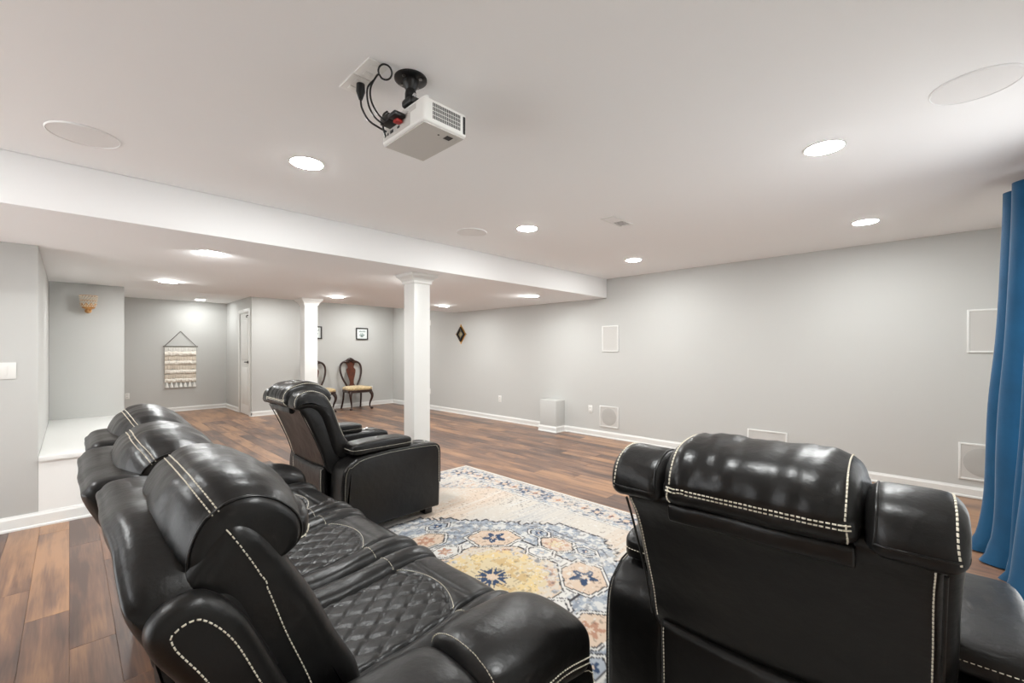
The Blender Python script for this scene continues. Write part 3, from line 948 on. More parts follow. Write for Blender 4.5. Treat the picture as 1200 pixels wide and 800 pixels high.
    put(d < 0.32, GREY, 0.8); put(d < 0.312, IVORY); put(d < 0.29, GREY, 0.7); put(d < 0.283, c(226, 216, 206))
    tt = (along / 0.26) % 1.0 - 0.5; dd = (d - 0.165) / 0.26
    rr2 = np.hypot(tt, dd * 0.9); th2 = np.arctan2(dd, tt)
    put(brd & (rr2 < 0.30 * (0.7 + 0.3 * np.cos(6 * th2))), NAVY, 0.85)
    put(brd & (rr2 < 0.10), PEACH)
    tt3 = ((along / 0.26) + 0.5) % 1.0 - 0.5; rr3 = np.hypot(tt3, dd * 0.9); th3 = np.arctan2(dd, tt3)
    put(brd & (rr3 < 0.26 * (0.6 + 0.4 * np.cos(4 * th3))), PEACH, 0.9)
    put(brd & (rr3 < 0.08), RUST)
    put(brd & (np.abs(np.abs(dd) - 0.34 - 0.07 * np.sin(along * 48)) < 0.05), BLUE, 0.9)
    put(brd & (n1 > 0.72), BLUE, 0.8); put(brd & (n2 < 0.2), NAVY, 0.7)
    put((d > 0.024) & (d < 0.036) & (((along / 0.02) % 1.0) < 0.5), GREY, 0.9)
    put(d < 0.02, c(240, 238, 232))
    # distress
    n3 = vnoise(Pm + 9, Qm + 9, 75, 75, 9); n4 = vnoise(Pm + 9, Qm + 9, 3.1, 3.3, 10)
    put((d > 0.02) & (n3 + 0.5 * (n4 - 0.5) > 0.80), IVORY, 0.75)
    put((d > 0.02) & (n3 + 0.3 * (n4 - 0.5) < 0.13), DARK, 0.45)
    worn = np.clip((n4 - 0.5) * 2.2 + (streak - 0.5) * 2.4, 0, 1) * (d > 0.03)
    put(worn * (~med2) * 1.0, CREAM, 0.7); put(worn * 0.35, CREAM)
    # field band with streaks between border and medallion
    zz = 0.0125 + 0.0012 * (vnoise(Pm + 9, Qm + 9, 60, 60, 12) - 0.5)
    n = (nx + 1) * (ny + 1)
    V = np.stack([Pm.ravel(), Qm.ravel(), zz.ravel()], 1)
    I = np.arange(n).reshape(nx + 1, ny + 1)
    Fq = np.stack([I[:-1, :-1].ravel(), I[1:, :-1].ravel(), I[1:, 1:].ravel(), I[:-1, 1:].ravel()], 1)
    # skirt
    edge = np.concatenate([I[:, 0], I[-1, 1:], I[::-1, -1][1:], I[0, ::-1][1:-1]])
    sk = V[edge].copy(); sk[:, 2] = 0.001
    m = len(edge); S = np.arange(n, n + m)
    Fs = np.stack([edge, S, np.roll(S, -1), np.roll(edge, -1)], 1)
    V = np.concatenate([V, sk]); Fq = np.concatenate([Fq, Fs])
    me = bpy.data.meshes.new('rug')
    me.vertices.add(len(V)); me.vertices.foreach_set('co', V.ravel())
    me.loops.add(Fq.size); me.loops.foreach_set('vertex_index', Fq.ravel())
    me.polygons.add(len(Fq)); me.polygons.foreach_set('loop_start', np.arange(0, Fq.size, 4))
    me.polygons.foreach_set('loop_total', np.full(len(Fq), 4))
    me.update(calc_edges=True); me.validate()
    ca = me.color_attributes.new('pattern', 'FLOAT_COLOR', 'POINT')
    CC = np.ones((len(V), 4)); CC[:n, :3] = C.reshape(-1, 3) * 0.72; CC[n:, :3] = CREAM
    ca.data.foreach_set('color', CC.ravel())
    m_ = mat('rug_pile', CREAM.tolist() + [1], 0.95, 0.1, bump=0.5, bump_scale=500)
    nt = m_.node_tree; at = nt.nodes.new('ShaderNodeVertexColor'); at.layer_name = 'pattern'
    nt.links.new(at.outputs['Color'], nt.nodes['Principled BSDF'].inputs['Base Color'])
    me.materials.append(m_)
    o = bpy.data.objects.new('area_rug', me); COL.objects.link(o); o.location = (RCX, RCY, 0)
    tag(o, 'large distressed cream, blue and peach patterned rug on the wood floor', 'rug')


rug()


# ------------------------------------------------------------------ leather seating
def stitch_geo(path, surf, step=0.0115, dash=0.0075, w=0.0028, h=0.0016, side=0.0, lift=0.0010):
    """dashes of thread laid on a surface along a path (snapped to the nearest point)."""
    pts = resample(path, step); V, Fs = [], []
    sn = []
    for p in pts:
        if surf is not None:
            r = surf.find_nearest(p)
            if r[0] is None: continue
            sn.append((r[0], r[1]))
        else:
            sn.append((p, Vector((0, 0, 1))))
    for i in range(len(sn)):
        a = sn[max(0, i - 1)][0]; b = sn[min(len(sn) - 1, i + 1)][0]
        t = b - a
        if t.length < 1e-7 or t.length > step * 6: continue
        t.normalize(); n = sn[i][1]; s = n.cross(t)
        if s.length < 1e-6: continue
        s.normalize(); n = t.cross(s)
        if n.dot(sn[i][1]) < 0: n = -n
        c = sn[i][0] + s * side
        if side and surf is not None:
            r2 = surf.find_nearest(c)
            if r2[0] is not None:
                c = r2[0]; n = r2[1] if r2[1].dot(n) > 0 else -r2[1]
                s = n.cross(t); s.normalize()
        c = c + n * lift
        k = len(V)
        for (lt, ls, ln) in ((-1, -1, 0), (1, -1, 0), (1, 1, 0), (-1, 1, 0), (-.8, -.6, 1), (.8, -.6, 1), (.8, .6, 1), (-.8, .6, 1)):
            V.append(c + t * lt * dash / 2 + s * ls * w / 2 + n * (ln * h if ln else -0.001))
        Fs += [[k + 4, k + 5, k + 6, k + 7], [k, k + 1, k + 5, k + 4], [k + 1, k + 2, k + 6, k + 5], [k + 2, k + 3, k + 7, k + 6], [k + 3, k, k + 4, k + 7]]
    return V, Fs


def bvh(geo):
    return BVHTree.FromPolygons([tuple(v) for v in geo[0]], [tuple(f) for f in geo[1]])


def leather(name, geo, parent, smooth=50):
    return fix(mesh_obj(name, geo[0], geo[1], M['leather'], parent, smooth))


def stitches(paths, geo, parent, **kw):
    me = parent.data
    b = BVHTree.FromPolygons([tuple(v.co) for v in me.vertices], [tuple(p.vertices) for p in me.polygons]); gs = []
    for p in paths:
        if isinstance(p, tuple): p, sd = p
        else: sd = 0.0
        gs.append(stitch_geo(p, b, side=sd, **kw))
    V, Fs = join(*gs)
    if V: fix(mesh_obj('stitching', V, Fs, M['stitch'], parent, 0, kind='stuff'))


def wrinkle(amp=0.004, fx=9, fy=9, fz=9, seed=0):
    def fn(v):
        n = noise.noise_vector(Vector((v.x * fx + seed, v.y * fy + seed * 2, v.z * fz)))
        return v + n * amp
    return fn


def seat_geo(w=0.585, x0=0.30):
    prof = catmull([(x0, 0.462, 0), (0.45, 0.468, 0), (0.62, 0.476, 0), (0.78, 0.492, 0), (0.90, 0.502, 0), (0.975, 0.488, 0), (1.012, 0.44, 0), (1.02, 0.36, 0), (1.015, 0.25, 0), (1.0, 0.13, 0)], False, 16)
    prof = resample(prof, 0.0075)
    ny = 84; V, Fs = [], []
    for i, p in enumerate(prof):
        t = prof[min(i + 1, len(prof) - 1)] - prof[max(i - 1, 0)]; t.normalize()
        nx_, nz_ = -t.y, t.x
        for j in range(ny + 1):
            y = -w / 2 + w * j / ny; ay = abs(y)
            h = 0.0
            pw = 0.172                      # half width of the quilted panel
            # arc at the front end of the panel
            xe = 0.862 - 0.06 * (ay / pw) ** 2 * (ay < pw) - (0.06 if ay >= pw else 0)
            if ay < pw and p.x < xe and p.y > 0.4:
                a = (p.x / 0.098 + y / 0.074); b = (p.x / 0.098 - y / 0.074)
                q = abs(math.sin(PI * a / 2) * math.sin(PI * b / 2)) if False else min(abs(((a) % 1) - 0.5), 9)
                da = abs((a % 1) - 0.5) * 2; db = abs((b % 1) - 0.5) * 2       # 1 at the grooves
                q = (1 - da ** 7) * (1 - db ** 7)
                h += 0.0105 * q ** 0.5 - 0.0065
                e = min(pw - ay, xe - p.x)
                h -= 0.007 * math.exp(-(e / 0.006) ** 2)
            else:
                if ay >= pw:
                    u_ = (ay - pw) / (w / 2 - pw)
                    h += 0.026 * math.sin(PI * min(1, max(0, u_))) ** 0.7 - 0.004
                    h += 0.004 * noise.noise(Vector((p.x * 9, y * 30, 2)))
                elif p.x >= xe:
                    h += 0.008 * (1 - math.exp(-((p.x - xe) / 0.02)))
                # side seam and cross seam at the front
                h -= 0.012 * math.exp(-((ay - pw) / 0.008) ** 2)
                if p.y > 0.46: h -= 0.004 * math.exp(-((p.x - 0.885) / 0.006) ** 2) * (ay < pw)
            h -= 0.03 * math.exp(-((w / 2 - ay) / 0.014) ** 1.3)
            h += 0.005 * noise.noise(Vector((p.x * 5, y * 5, 7)))
            V.append(Vector((p.x + nx_ * h, y, p.y + nz_ * h)))
    n = ny + 1
    for i in range(len(prof) - 1):
        for j in range(ny):
            q = i * n + j; Fs.append([q, q + n, q + n + 1, q + 1])
    return V, Fs


def seat_cushion(parent, yc, first=[None]):
    if first[0] is None:
        g = seat_geo()
        first[0] = g
    g = first[0]
    gg = ([v + Vector((0, yc, 0)) for v in g[0]], g[1])
    o = mesh_obj('seat', gg[0], gg[1], M['leather'], parent, 60)
    pw = 0.172
    arc = [(0.40, yc - pw - 0.006, 0.47), (0.78, yc - pw - 0.006, 0.49)]
    pth = [Vector((0.872 - 0.06 * (yy / pw) ** 2, yc + yy, 0.505)) for yy in np.linspace(-pw, pw, 24)]
    cross = [Vector((0.815, yc + s * yy, 0.5)) for s in (1,) for yy in (-0.28, -0.18)]
    cross2 = [Vector((0.815, yc + yy, 0.5)) for yy in (0.18, 0.28)]
    stitches([pth, (cross, 0.0), (cross2, 0.0)], gg, o, step=0.0085, dash=0.0055, w=0.0018)
    return o


def arm_pad_sofa(parent, y0, y1, outer):
    """two part padded arm: rear block and drooping front block; outer = -1 / +1 side facing out."""
    yc = (y0 + y1) / 2; w = abs(y1 - y0)
    body = prism([(0.25, 0.05), (0.25, 0.42), (0.30, 0.47), (0.95, 0.47), (1.01, 0.42), (1.03, 0.30), (1.03, 0.05)], y0 + 0.01, y1 - 0.01, 0.03, 5, 2, smooth_outline=False)
    b = leather('arm', body, parent)

    def droop(v):
        t = max(0, (v.x - 0.80) / 0.2)
        s = (v.y - yc) / (w / 2)
        z = v.z - 0.05 * t * t - 0.022 * s * s * (v.z > 0.5) - 0.012 * (s * outer) * 0
        return Vector((v.x, v.y, z)) + noise.noise_vector(Vector((v.x * 8, v.y * 8, v.z * 8))) * 0.004
    front = sbox_geo((0.81, yc, 0.525), (0.40, w + 0.015, 0.17), 4.6, 18, droop)
    p = leather('arm_pad', front, b, 70)
    rear = sbox_geo((0.42, yc, 0.515), (0.42, w + 0.01, 0.16), 5.0, 14, lambda v: Vector((v.x, v.y, v.z - 0.02 * ((v.y - yc) / (w / 2)) ** 2)))
    r = leather('arm_rest', rear, b, 70)
    yo = yc + outer * (w / 2 + 0.01)
    side1 = [Vector((xx, yo, 0.50 - 0.05 * max(0, (xx - 0.8) / 0.2) ** 2)) for xx in np.linspace(0.63, 0.99, 20)]
    acr = [Vector((0.635, yc + (w / 2 + 0.01) * math.sin(a), 0.5 + 0.12 * math.cos(a))) for a in np.linspace(-1.5, 1.5, 26)]
    stitches([(side1, 0.006), (side1, -0.008), (acr, 0.0)], front, p, step=0.0095, dash=0.006, w=0.002)
    low = [Vector((xx, yo, zz)) for xx, zz in ((0.94, 0.445), (0.985, 0.425), (1.01, 0.39), (1.018, 0.33), (1.018, 0.1))]
    stitches([catmull(low, False, 6)], body, b, step=0.0095, dash=0.006, w=0.002)
    for xx in (0.32, 0.94):
        lathe('foot', [(0.0, 0.0), (0.022, 0.0), (0.028, 0.06), (0.0, 0.06)], M['plastic'], b, 14, (xx, yc, 0.0))
    return b


def lean(deg, pivot):
    c, s = math.cos(math.radians(deg)), math.sin(math.radians(deg))
    def fn(v):
        if v.z <= pivot[1]: return v
        x, z = v.x - pivot[0], v.z - pivot[1]
        return Vector((pivot[0] + c * x - s * z, v.y, pivot[1] + s * x + c * z))
    return fn


def sofa_back(parent, yc, tilt, end=0):
    """one backrest of the sofa: shell, cushion, forward tilted headrest."""
    L = lean(tilt, (0.3, 0.45))
    w = 0.285
    def shfn(v):
        v = v + noise.noise_vector(Vector((v.x * 7, v.y * 9, v.z * 6))) * 0.005
        if end:
            q = max(0.0, min(1.0, ((v.y - yc) * end - 0.06) / 0.225))
            v = Vector((v.x + 0.02 * q * (v.z > 0.7), v.y, v.z - 0.10 * q ** 1.6 * max(0, min(1, (v.z - 0.55) / 0.3))))
        return L(v)
    shell = prism([(0.052, 0.90), (0.15, 0.68), (0.212, 0.5), (0.22, 0.30), (0.22, 0.08), (0.27, 0.06), (0.31, 0.1), (0.33, 0.45), (0.29, 0.72), (0.22, 0.91), (0.165, 0.955), (0.09, 0.962), (0.056, 0.945)],
                  yc - w, yc + w, 0.04, 6, 16, fn=shfn)
    sh = leather('backrest', shell, parent, 60)
    fc = lambda v: L(v + noise.noise_vector(Vector((v.x * 6 + 3, v.y * 6, v.z * 6))) * 0.007)
    prof = [(0.135, 0.84), (0.155, 0.905), (0.20, 0.955), (0.25, 0.948), (0.305, 0.88), (0.365, 0.77), (0.415, 0.67), (0.475, 0.55), (0.47, 0.475), (0.36, 0.46), (0.27, 0.55), (0.2, 0.7)]
    cush = prism(prof, yc - 0.279, yc + 0.279, 0.042, 7, 14, fn=fc)
    cu = leather('back_cushion', cush, parent, 60)
    seam = [(0.205, 0.952), (0.262, 0.845), (0.305, 0.72), (0.352, 0.597), (0.38, 0.5)]
    paths = []
    for s in (-1, 1):
        yy = yc + s * 0.272
        paths.append((catmull([L(Vector((a, yy, z))) for a, z in seam], False, 8), 0.0))
    stitches(paths, cush, cu, step=0.0105, dash=0.007, w=0.0026)
    # headrest, lofted along y
    hp = [(0.125, 0.865), (0.108, 0.925), (0.135, 1.0), (0.185, 1.042), (0.255, 1.048), (0.325, 1.015), (0.375, 0.955), (0.375, 0.895), (0.31, 0.855), (0.21, 0.845)]
    o = [Vector((p.x, p.y)) for p in catmull([(a, b, 0) for a, b in hp], True, 9)]
    cen = Vector((0.255, 0.86)); hw = 0.264; rings = []
    NR = 48
    for k in range(NR + 1):
        t = -1 + 2 * k / NR
        t = math.copysign(1 - (1 - abs(t)) ** 1.7, t)
        sc = 1 - 0.32 * abs(t) ** 3.0
        e = max(0.0, (abs(t) - 0.93) / 0.07)
        sc *= 1 - 0.16 * (1 - math.sqrt(max(0.0, 1 - e * e)))
        if k in (0, NR): sc = 0.42
        ring = []
        for p in o:
            qx = cen + (p - cen) * sc
            v = Vector((qx.x, yc + t * hw, qx.y))
            d = (p - cen).normalized()
            n = 0.005 * noise.noise(Vector((v.x * 8, v.y * 30, v.z * 8))) * (1 if v.z > 0.95 else 0.5)
            v = v + Vector((d.x * n, 0, d.y * n)) + noise.noise_vector(Vector((v.x * 6, v.y * 6 + 5, v.z * 6))) * 0.006
            g = math.exp(-((p.x - 0.165) / 0.012) ** 2) * (p.y > 0.96)
            v = v - Vector((d.x, 0, d.y)) * 0.005 * g
            ring.append(L(v))
        rings.append(ring)
    head = loft(rings)
    hd_ = leather('headrest', head, parent, 70)
    def rid(t):
        sc = 1 - 0.32 * abs(t) ** 3.0
        return L(Vector((cen.x + (0.165 - cen.x) * sc, yc + t * hw, cen.y + (1.03 - cen.y) * sc)))
    ridge = [rid(t) for t in np.linspace(-0.95, 0.95, 40)]
    stitches([(ridge, 0.006), (ridge, -0.006)], head, hd_, step=0.0105, dash=0.007, w=0.0026)
    for sgn in (-1, 1):
        ring = []
        for p in o[2:]:
            sc = (1 - 0.32 * 0.945 ** 3) * 0.985
            qx = cen + (p - cen) * sc
            ring.append(L(Vector((qx.x, yc + sgn * 0.945 * hw, qx.y))))
        bb = BVHTree.FromPolygons([tuple(v.co) for v in hd_.data.vertices], [tuple(p.vertices) for p in hd_.data.polygons])
        ring = [(lambda r: r[0] + r[1] * 0.0008)(bb.find_nearest(q)) for q in ring]
        v, f = tube_geo(ring, 0.0032, 6); mesh_obj('piping', v, f, M['leather'], hd_, 60)
    # front roll under the headrest
    roll = sbox_geo((0.335, yc, 0.905), (0.10, 0.49, 0.095), 3.4, 14, lambda v: L(v + noise.noise_vector(v * 9) * 0.006))
    ro = leather('headrest_roll', roll, hd_, 70)
    lip = [[L(Vector((0.29 + 0.10 * i / 10, yc + s * 0.242, 0.900 - 0.02 * math.sin(PI * i / 10)))) for i in range(11)] for s in (-1, 1)]
    front = [L(Vector((0.375, yc + yy, 0.865))) for yy in np.linspace(-0.23, 0.23, 20)]
    stitches(lip + [front], roll, ro, step=0.0105, dash=0.007, w=0.0026)
    if end:
        y_in, y_out = yc + end * 0.265, yc + end * 0.335
        prof = [(0.09, 0.79), (0.085, 0.835), (0.12, 0.865), (0.17, 0.862), (0.225, 0.80), (0.275, 0.69), (0.33, 0.56), (0.36, 0.45), (0.30, 0.40), (0.23, 0.42), (0.20, 0.55), (0.14, 0.70)]
        wing = prism(prof, min(y_in, y_out), max(y_in, y_out), 0.03, 6, 4)
        wg = leather('side_wing', wing, parent, 60)
        op = offset_outline([Vector((p.x, p.y)) for p in catmull([(a, b, 0) for a, b in prof], True, 6)], 0.032)
        stitches([[Vector((p.x, y_out, p.y)) for p in op]], wing, wg, step=0.0105, dash=0.007, w=0.0026)


sofa = thing('reclining_sofa', 'three seat black leather reclining sofa with diamond quilted seats', 'sofa', (0.0, 1.80, 0.0145))
box('sofa_base', 0.27, 0.97, -0.87, 0.87, 0.05, 0.40, M['leather'], sofa, bev=0.02)
for yc, tilt, end in ((-0.585, 0, -1), (0.0, 3.2, 0), (0.585, 0.5, 1)):
    seat_cushion(sofa, yc)
    sofa_back(sofa, yc, tilt, end)
arm_pad_sofa(sofa, -1.145, -0.88, -1)
arm_pad_sofa(sofa, 0.88, 1.145, 1)


def recliner(label, loc, rz):
    t = thing('recliner_chair', label, 'recliner', loc, (0, 0, rz), group='black leather theatre recliners')
    # lower body
    box('seat_base', 0.27, 0.98, -0.28, 0.28, 0.05, 0.40, M['leather'], t, bev=0.02)
    seat_cushion(t, 0.0)
    for s in (-1, 1):
        y0, y1 = sorted((s * 0.288, s * 0.496))
        ol = catmull([(0.262, 0.06, 0), (0.258, 0.25, 0), (0.262, 0.42, 0), (0.29, 0.50, 0), (0.36, 0.548, 0)], False, 5) + \
            [Vector(p) for p in ((0.45, 0.562, 0), (0.6, 0.572, 0), (0.78, 0.572, 0), (0.95, 0.567, 0))] + \
            catmull([(1.0, 0.562, 0), (1.035, 0.545, 0), (1.048, 0.51, 0), (1.05, 0.46, 0)], False, 4) + [Vector((1.05, 0.25, 0)), Vector((1.045, 0.09, 0)), Vector((1.03, 0.06, 0))]
        ol = [(p.x, p.y) for p in ol]
        arm = prism(ol, y0, y1, 0.028, 5, 3, smooth_outline=False)
        a = leather('arm', arm, t, 40)
        yo = s * 0.496
        path = [Vector((p[0], s * 0.492, p[1] - 0.008)) for p in ol if p[1] > 0.1 and p[0] < 1.0] 
        v, f = tube_geo([Vector((p[0] + (0.006 if p[0] < 0.4 else (-0.006 if p[0] > 1.02 else 0)), s * 0.4925, p[1] - (0.006 if p[1] > 0.5 else 0))) for p in ol[:-2]], 0.0035, 6)
        mesh_obj('piping', v, f, M['leather'], a, 60)
        stitches([[Vector((p[0] + (0.018 if p[0] < 0.4 else (-0.018 if p[0] > 1.02 else 0)), yo, p[1] - (0.018 if p[1] > 0.5 else 0))) for p in ol[:-2]]], arm, a, step=0.0105, dash=0.007, w=0.0015)
        yc = s * 0.392
        pad = sbox_geo((0.575, yc, 0.598), (0.47, 0.185, 0.085), 6.0, 14, lambda v: Vector((v.x, v.y, v.z + 0.012 * (1 - ((v.x - 0.575) / 0.235) ** 2))))
        p = leather('arm_pad', pad, a, 70)
        rim = [Vector((0.575 + 0.232 * math.copysign(abs(math.cos(q)) ** 0.35, math.cos(q)), yc + 0.09 * math.copysign(abs(math.sin(q)) ** 0.35, math.sin(q)), 0.60)) for q in np.linspace(0, 2 * PI, 120)]
        stitches([rim], pad, p, step=0.0105, dash=0.007, w=0.0015)
        hold = lathe('cup_holder', [(0.0, 0.545), (0.038, 0.545), (0.040, 0.572), (0.049, 0.577), (0.055, 0.576), (0.056, 0.57), (0.05, 0.565)], M['steel'], a, 32, (0.905, yc, 0.0))
        lathe('cup_well', [(0.0, 0.574), (0.037, 0.574), (0.037, 0.5745), (0.0, 0.5745)], M['plastic'], hold, 28, (0.905, yc, 0.0))
        box('control_panel', 0.822, 0.838, yc - 0.04, yc + 0.04, 0.566, 0.578, M['steel'], a, bev=0.002)
        for xx in (0.33, 0.98):
            box('foot', xx - 0.035, xx + 0.035, yc - 0.04, yc + 0.04, 0.0, 0.065, M['plastic'], a, bev=0.006)
    # back shell seen from behind
    shp = [(0.048, 0.90), (0.095, 0.82), (0.15, 0.70), (0.195, 0.59), (0.228, 0.48), (0.27, 0.43), (0.34, 0.45), (0.345, 0.56), (0.28, 0.74), (0.21, 0.90), (0.16, 0.945), (0.09, 0.94)]
    shell = prism(shp, -0.315, 0.315, 0.022, 5, 12, fn=lambda v: v + noise.noise_vector(Vector((v.x * 5, v.y * 6, v.z * 5))) * 0.004)
    sh = leather('backrest', shell, t, 50)
    edge = [Vector((a - 0.004, 0, z)) for a, z in ((0.062, 0.88), (0.095, 0.815), (0.148, 0.70), (0.193, 0.59), (0.224, 0.49))]
    paths = []
    for s in (-1, 1):
        pth = catmull([Vector((p.x, s * 0.298, p.z)) for p in edge], False, 8)
        paths.append(pth)
        v, f = tube_geo([p + Vector((-0.001, s * 0.014, 0)) for p in pth], 0.0035, 6); mesh_obj('piping', v, f, M['leather'], sh, 60)
    stitches(paths, shell, sh, step=0.0105, dash=0.007, w=0.0030)
    # lower back flap
    flap = prism([(0.232, 0.065), (0.215, 0.25), (0.205, 0.43), (0.212, 0.475), (0.235, 0.48), (0.25, 0.43), (0.26, 0.25), (0.262, 0.065)], -0.286, 0.286, 0.014, 4, 16,
                 fn=lambda v: Vector((v.x - 0.008 * math.sin(v.z * 9 + v.y * 4) * (v.z > 0.2), v.y, v.z - 0.018 * (1 - (v.y / 0.29) ** 2) * max(0, (v.z - 0.3) / 0.18))))
    fl = leather('back_flap', flap, t, 50)
    stitches([[Vector((0.21, s * 0.275, zz)) for zz in np.linspace(0.08, 0.46, 30)] for s in (-1, 1)], flap, fl, step=0.0105, dash=0.007, w=0.0026)
    # wing pads: over the top and down the front at both sides
    wp = [(0.03, 0.895), (0.012, 0.935), (0.03, 0.985), (0.085, 1.012), (0.15, 1.012), (0.215, 0.98), (0.262, 0.90), (0.30, 0.80), (0.345, 0.69), (0.405, 0.60), (0.41, 0.54), (0.35, 0.52), (0.29, 0.56), (0.235, 0.72), (0.19, 0.84), (0.12, 0.90)]
    for s in (-1, 1):
        y0, y1 = sorted((s * 0.196, s * 0.345))
        g = prism(wp, y0, y1, 0.034, 6, 8, strip=84, fn=lambda v: v + noise.noise_vector(Vector((v.x * 8, v.y * 10 + s, v.z * 8))) * 0.005)
        w_ = leather('wing_pad', g, t, 60)
        out = [Vector((a, s * 0.327, z)) for a, z in ((0.02, 0.92), (0.013, 0.95), (0.03, 0.988), (0.085, 1.014), (0.15, 1.014), (0.215, 0.982), (0.262, 0.902), (0.30, 0.802), (0.345, 0.692))]
        inn = [Vector((p.x, s * 0.214, p.z)) for p in out[:6]]
        bot = [Vector((0.014, y, 0.922)) for y in np.linspace(s * 0.21, s * 0.335, 12)]
        stitches([catmull(out, False, 6), ], g, w_, step=0.0105, dash=0.0072, w=0.0030)
        bb = BVHTree.FromPolygons([tuple(v.co) for v in w_.data.vertices], [tuple(p.vertices) for p in w_.data.polygons])
        for line in (catmull(inn, False, 6), bot):
            pp = []
            for q in resample(line, 0.008):
                r = bb.find_nearest(q); pp.append(r[0] + r[1] * 0.0005)
            v, f = tube_geo(pp, 0.0028, 6); mesh_obj('piping', v, f, M['leather'], w_, 60)
    # centre cushion in front
    cc = prism([(0.19, 0.86), (0.24, 0.90), (0.29, 0.86), (0.33, 0.75), (0.38, 0.63), (0.44, 0.52), (0.40, 0.465), (0.32, 0.47), (0.25, 0.65)], -0.20, 0.20, 0.03, 5, 6)
    leather('back_cushion', cc, t, 60)
    # headrest
    hp = [(0.02, 0.905), (-0.008, 0.94), (0.0, 0.995), (0.04, 1.038), (0.115, 1.060), (0.20, 1.058), (0.275, 1.028), (0.325, 0.97), (0.30, 0.905), (0.20, 0.885), (0.10, 0.885)]

    def hfn(v):
        e = (abs(v.y) / 0.198)
        n = noise.noise(Vector((v.x * 6, v.y * 30 + 5 * v.z, v.z * 6))) * 0.0075 * max(0, min(1, (v.z - 0.92) / 0.05))
        d = Vector((v.x - 0.15, 0, v.z - 0.97)); d.normalize()
        gr = 0.0
        if v.x < 0.05: gr = 0.004 * math.exp(-((v.z - 0.945) / 0.012) ** 2)
        return v + d * (n - gr - 0.012 * max(0, e - 0.75) * 4 * (v.z > 0.95)) + noise.noise_vector(Vector((v.x * 6, v.y * 7 + 2, v.z * 6))) * 0.006
    hg = prism(hp, -0.196, 0.196, 0.036, 7, 30, puff=0.012, fn=hfn)
    h = leather('headrest', hg, t, 70)
    bk = [Vector((-0.01, yy, 0.945)) for yy in np.linspace(-0.185, 0.185, 40)]
    ends = []
    for s in (-1, 1):
        ends.append(catmull([Vector((a, s * 0.176, z)) for a, z in ((0.015, 0.91), (-0.008, 0.945), (0.0, 0.995), (0.04, 1.038), (0.115, 1.062), (0.20, 1.060), (0.275, 1.030), (0.325, 0.975))], False, 6))
    stitches([(bk, 0.0045), (bk, -0.0045)] + ends, hg, h, step=0.0098, dash=0.0074, w=0.0032)
    # pull lip under the headrest on the back
    lp = prism([(0.035, 0.858), (0.028, 0.878), (0.03, 0.90), (0.055, 0.90), (0.066, 0.87), (0.055, 0.855)], -0.185, 0.185, 0.006, 3, 8, fn=lambda v: v + Vector((0.004 * math.sin(v.y * 30), 0, 0)))
    leather('pull_lip', lp, t, 60)
    return t


recliner('black leather recliner at the far end of the rug, seen from its side', (1.0, 3.288, 0.0145), 0.0)
recliner('black leather recliner in the right foreground, seen from behind', (1.03, 0.297, 0.0145), math.radians(2.0))


# ------------------------------------------------------------------ projector, mount, cables
t = thing('ceiling_mount', 'black round ceiling mount carrying the projector', 'mount', (0.925, 1.455, ZC))
lathe('mount_plate', [(0, -0.0005), (0.062, -0.0005), (0.062, -0.006), (0.05, -0.012), (0.0, -0.012)], M['plastic'], t, 36)
for k in range(4):
    a = k * PI / 2 + 0.4
    lathe('screw', [(0, -0.012), (0.007, -0.011), (0.007, -0.015), (0.0, -0.017)], M['steel'], t, 12, (0.044 * math.cos(a), 0.044 * math.sin(a), 0))
lathe('ball_joint', [(0, -0.012), (0.03, -0.012), (0.028, -0.03), (0.019, -0.045), (0.022, -0.06), (0.022, -0.085), (0.0, -0.085)], M['plastic'], t, 24)
v, f = sbox_geo((0.012, 0.0, -0.095), (0.07, 0.07, 0.028), 6, 4); mesh_obj('mount_bracket', v, f, M['plastic'], t, 50)
lathe('clamp_screw', [(0, 0), (0.008, 0), (0.008, 0.006), (0.0, 0.007)], M['chrome'], t, 14, (0.0, -0.03, -0.075), 'Y')

PX0, PX1, PY0, PY1, PZ0, PZ1 = 0.905, 1.11, 1.338, 1.64, 2.143, 2.236
t = thing('projector', 'white video projector hanging from the ceiling mount', 'projector', ((PX0 + PX1) / 2, (PY0 + PY1) / 2, PZ0))
hx, hy, hz = (PX1 - PX0) / 2, (PY1 - PY0) / 2, PZ1 - PZ0
box('housing', -hx, hx, -hy, hy, 0, hz, M['plate'], t, bev=0.012, seg=4)
M['underside'] = mat('light_grey_plastic', lin(206, 203, 198), 0.5)
box('bottom_cover', -hx + 0.008, hx - 0.008, -hy + 0.008, hy - 0.008, -0.004, 0.004, M['underside'], t, bev=0.002)
box('front_bezel', hx - 0.022, hx - 0.008, -hy - 0.001, hy + 0.001, 0.010, hz - 0.012, M['plastic'], t, bev=0.003)
lathe('lens', [(0, 0), (0.03, 0), (0.03, 0.014), (0.024, 0.016), (0.02, 0.008), (0, 0.006)], M['plastic'], t, 28, (hx - 0.004, 0.06, 0.045), 'X')
# vent grille on the -y side: three rows of slots
for r_ in range(4):
    for k in range(20):
        xx = -0.062 + k * 0.0066
        box('vent_slot', xx, xx + 0.0042, -hy - 0.0006, -hy + 0.002, 0.018 + r_ * 0.0155, 0.031 + r_ * 0.0155, M['slot'], t)
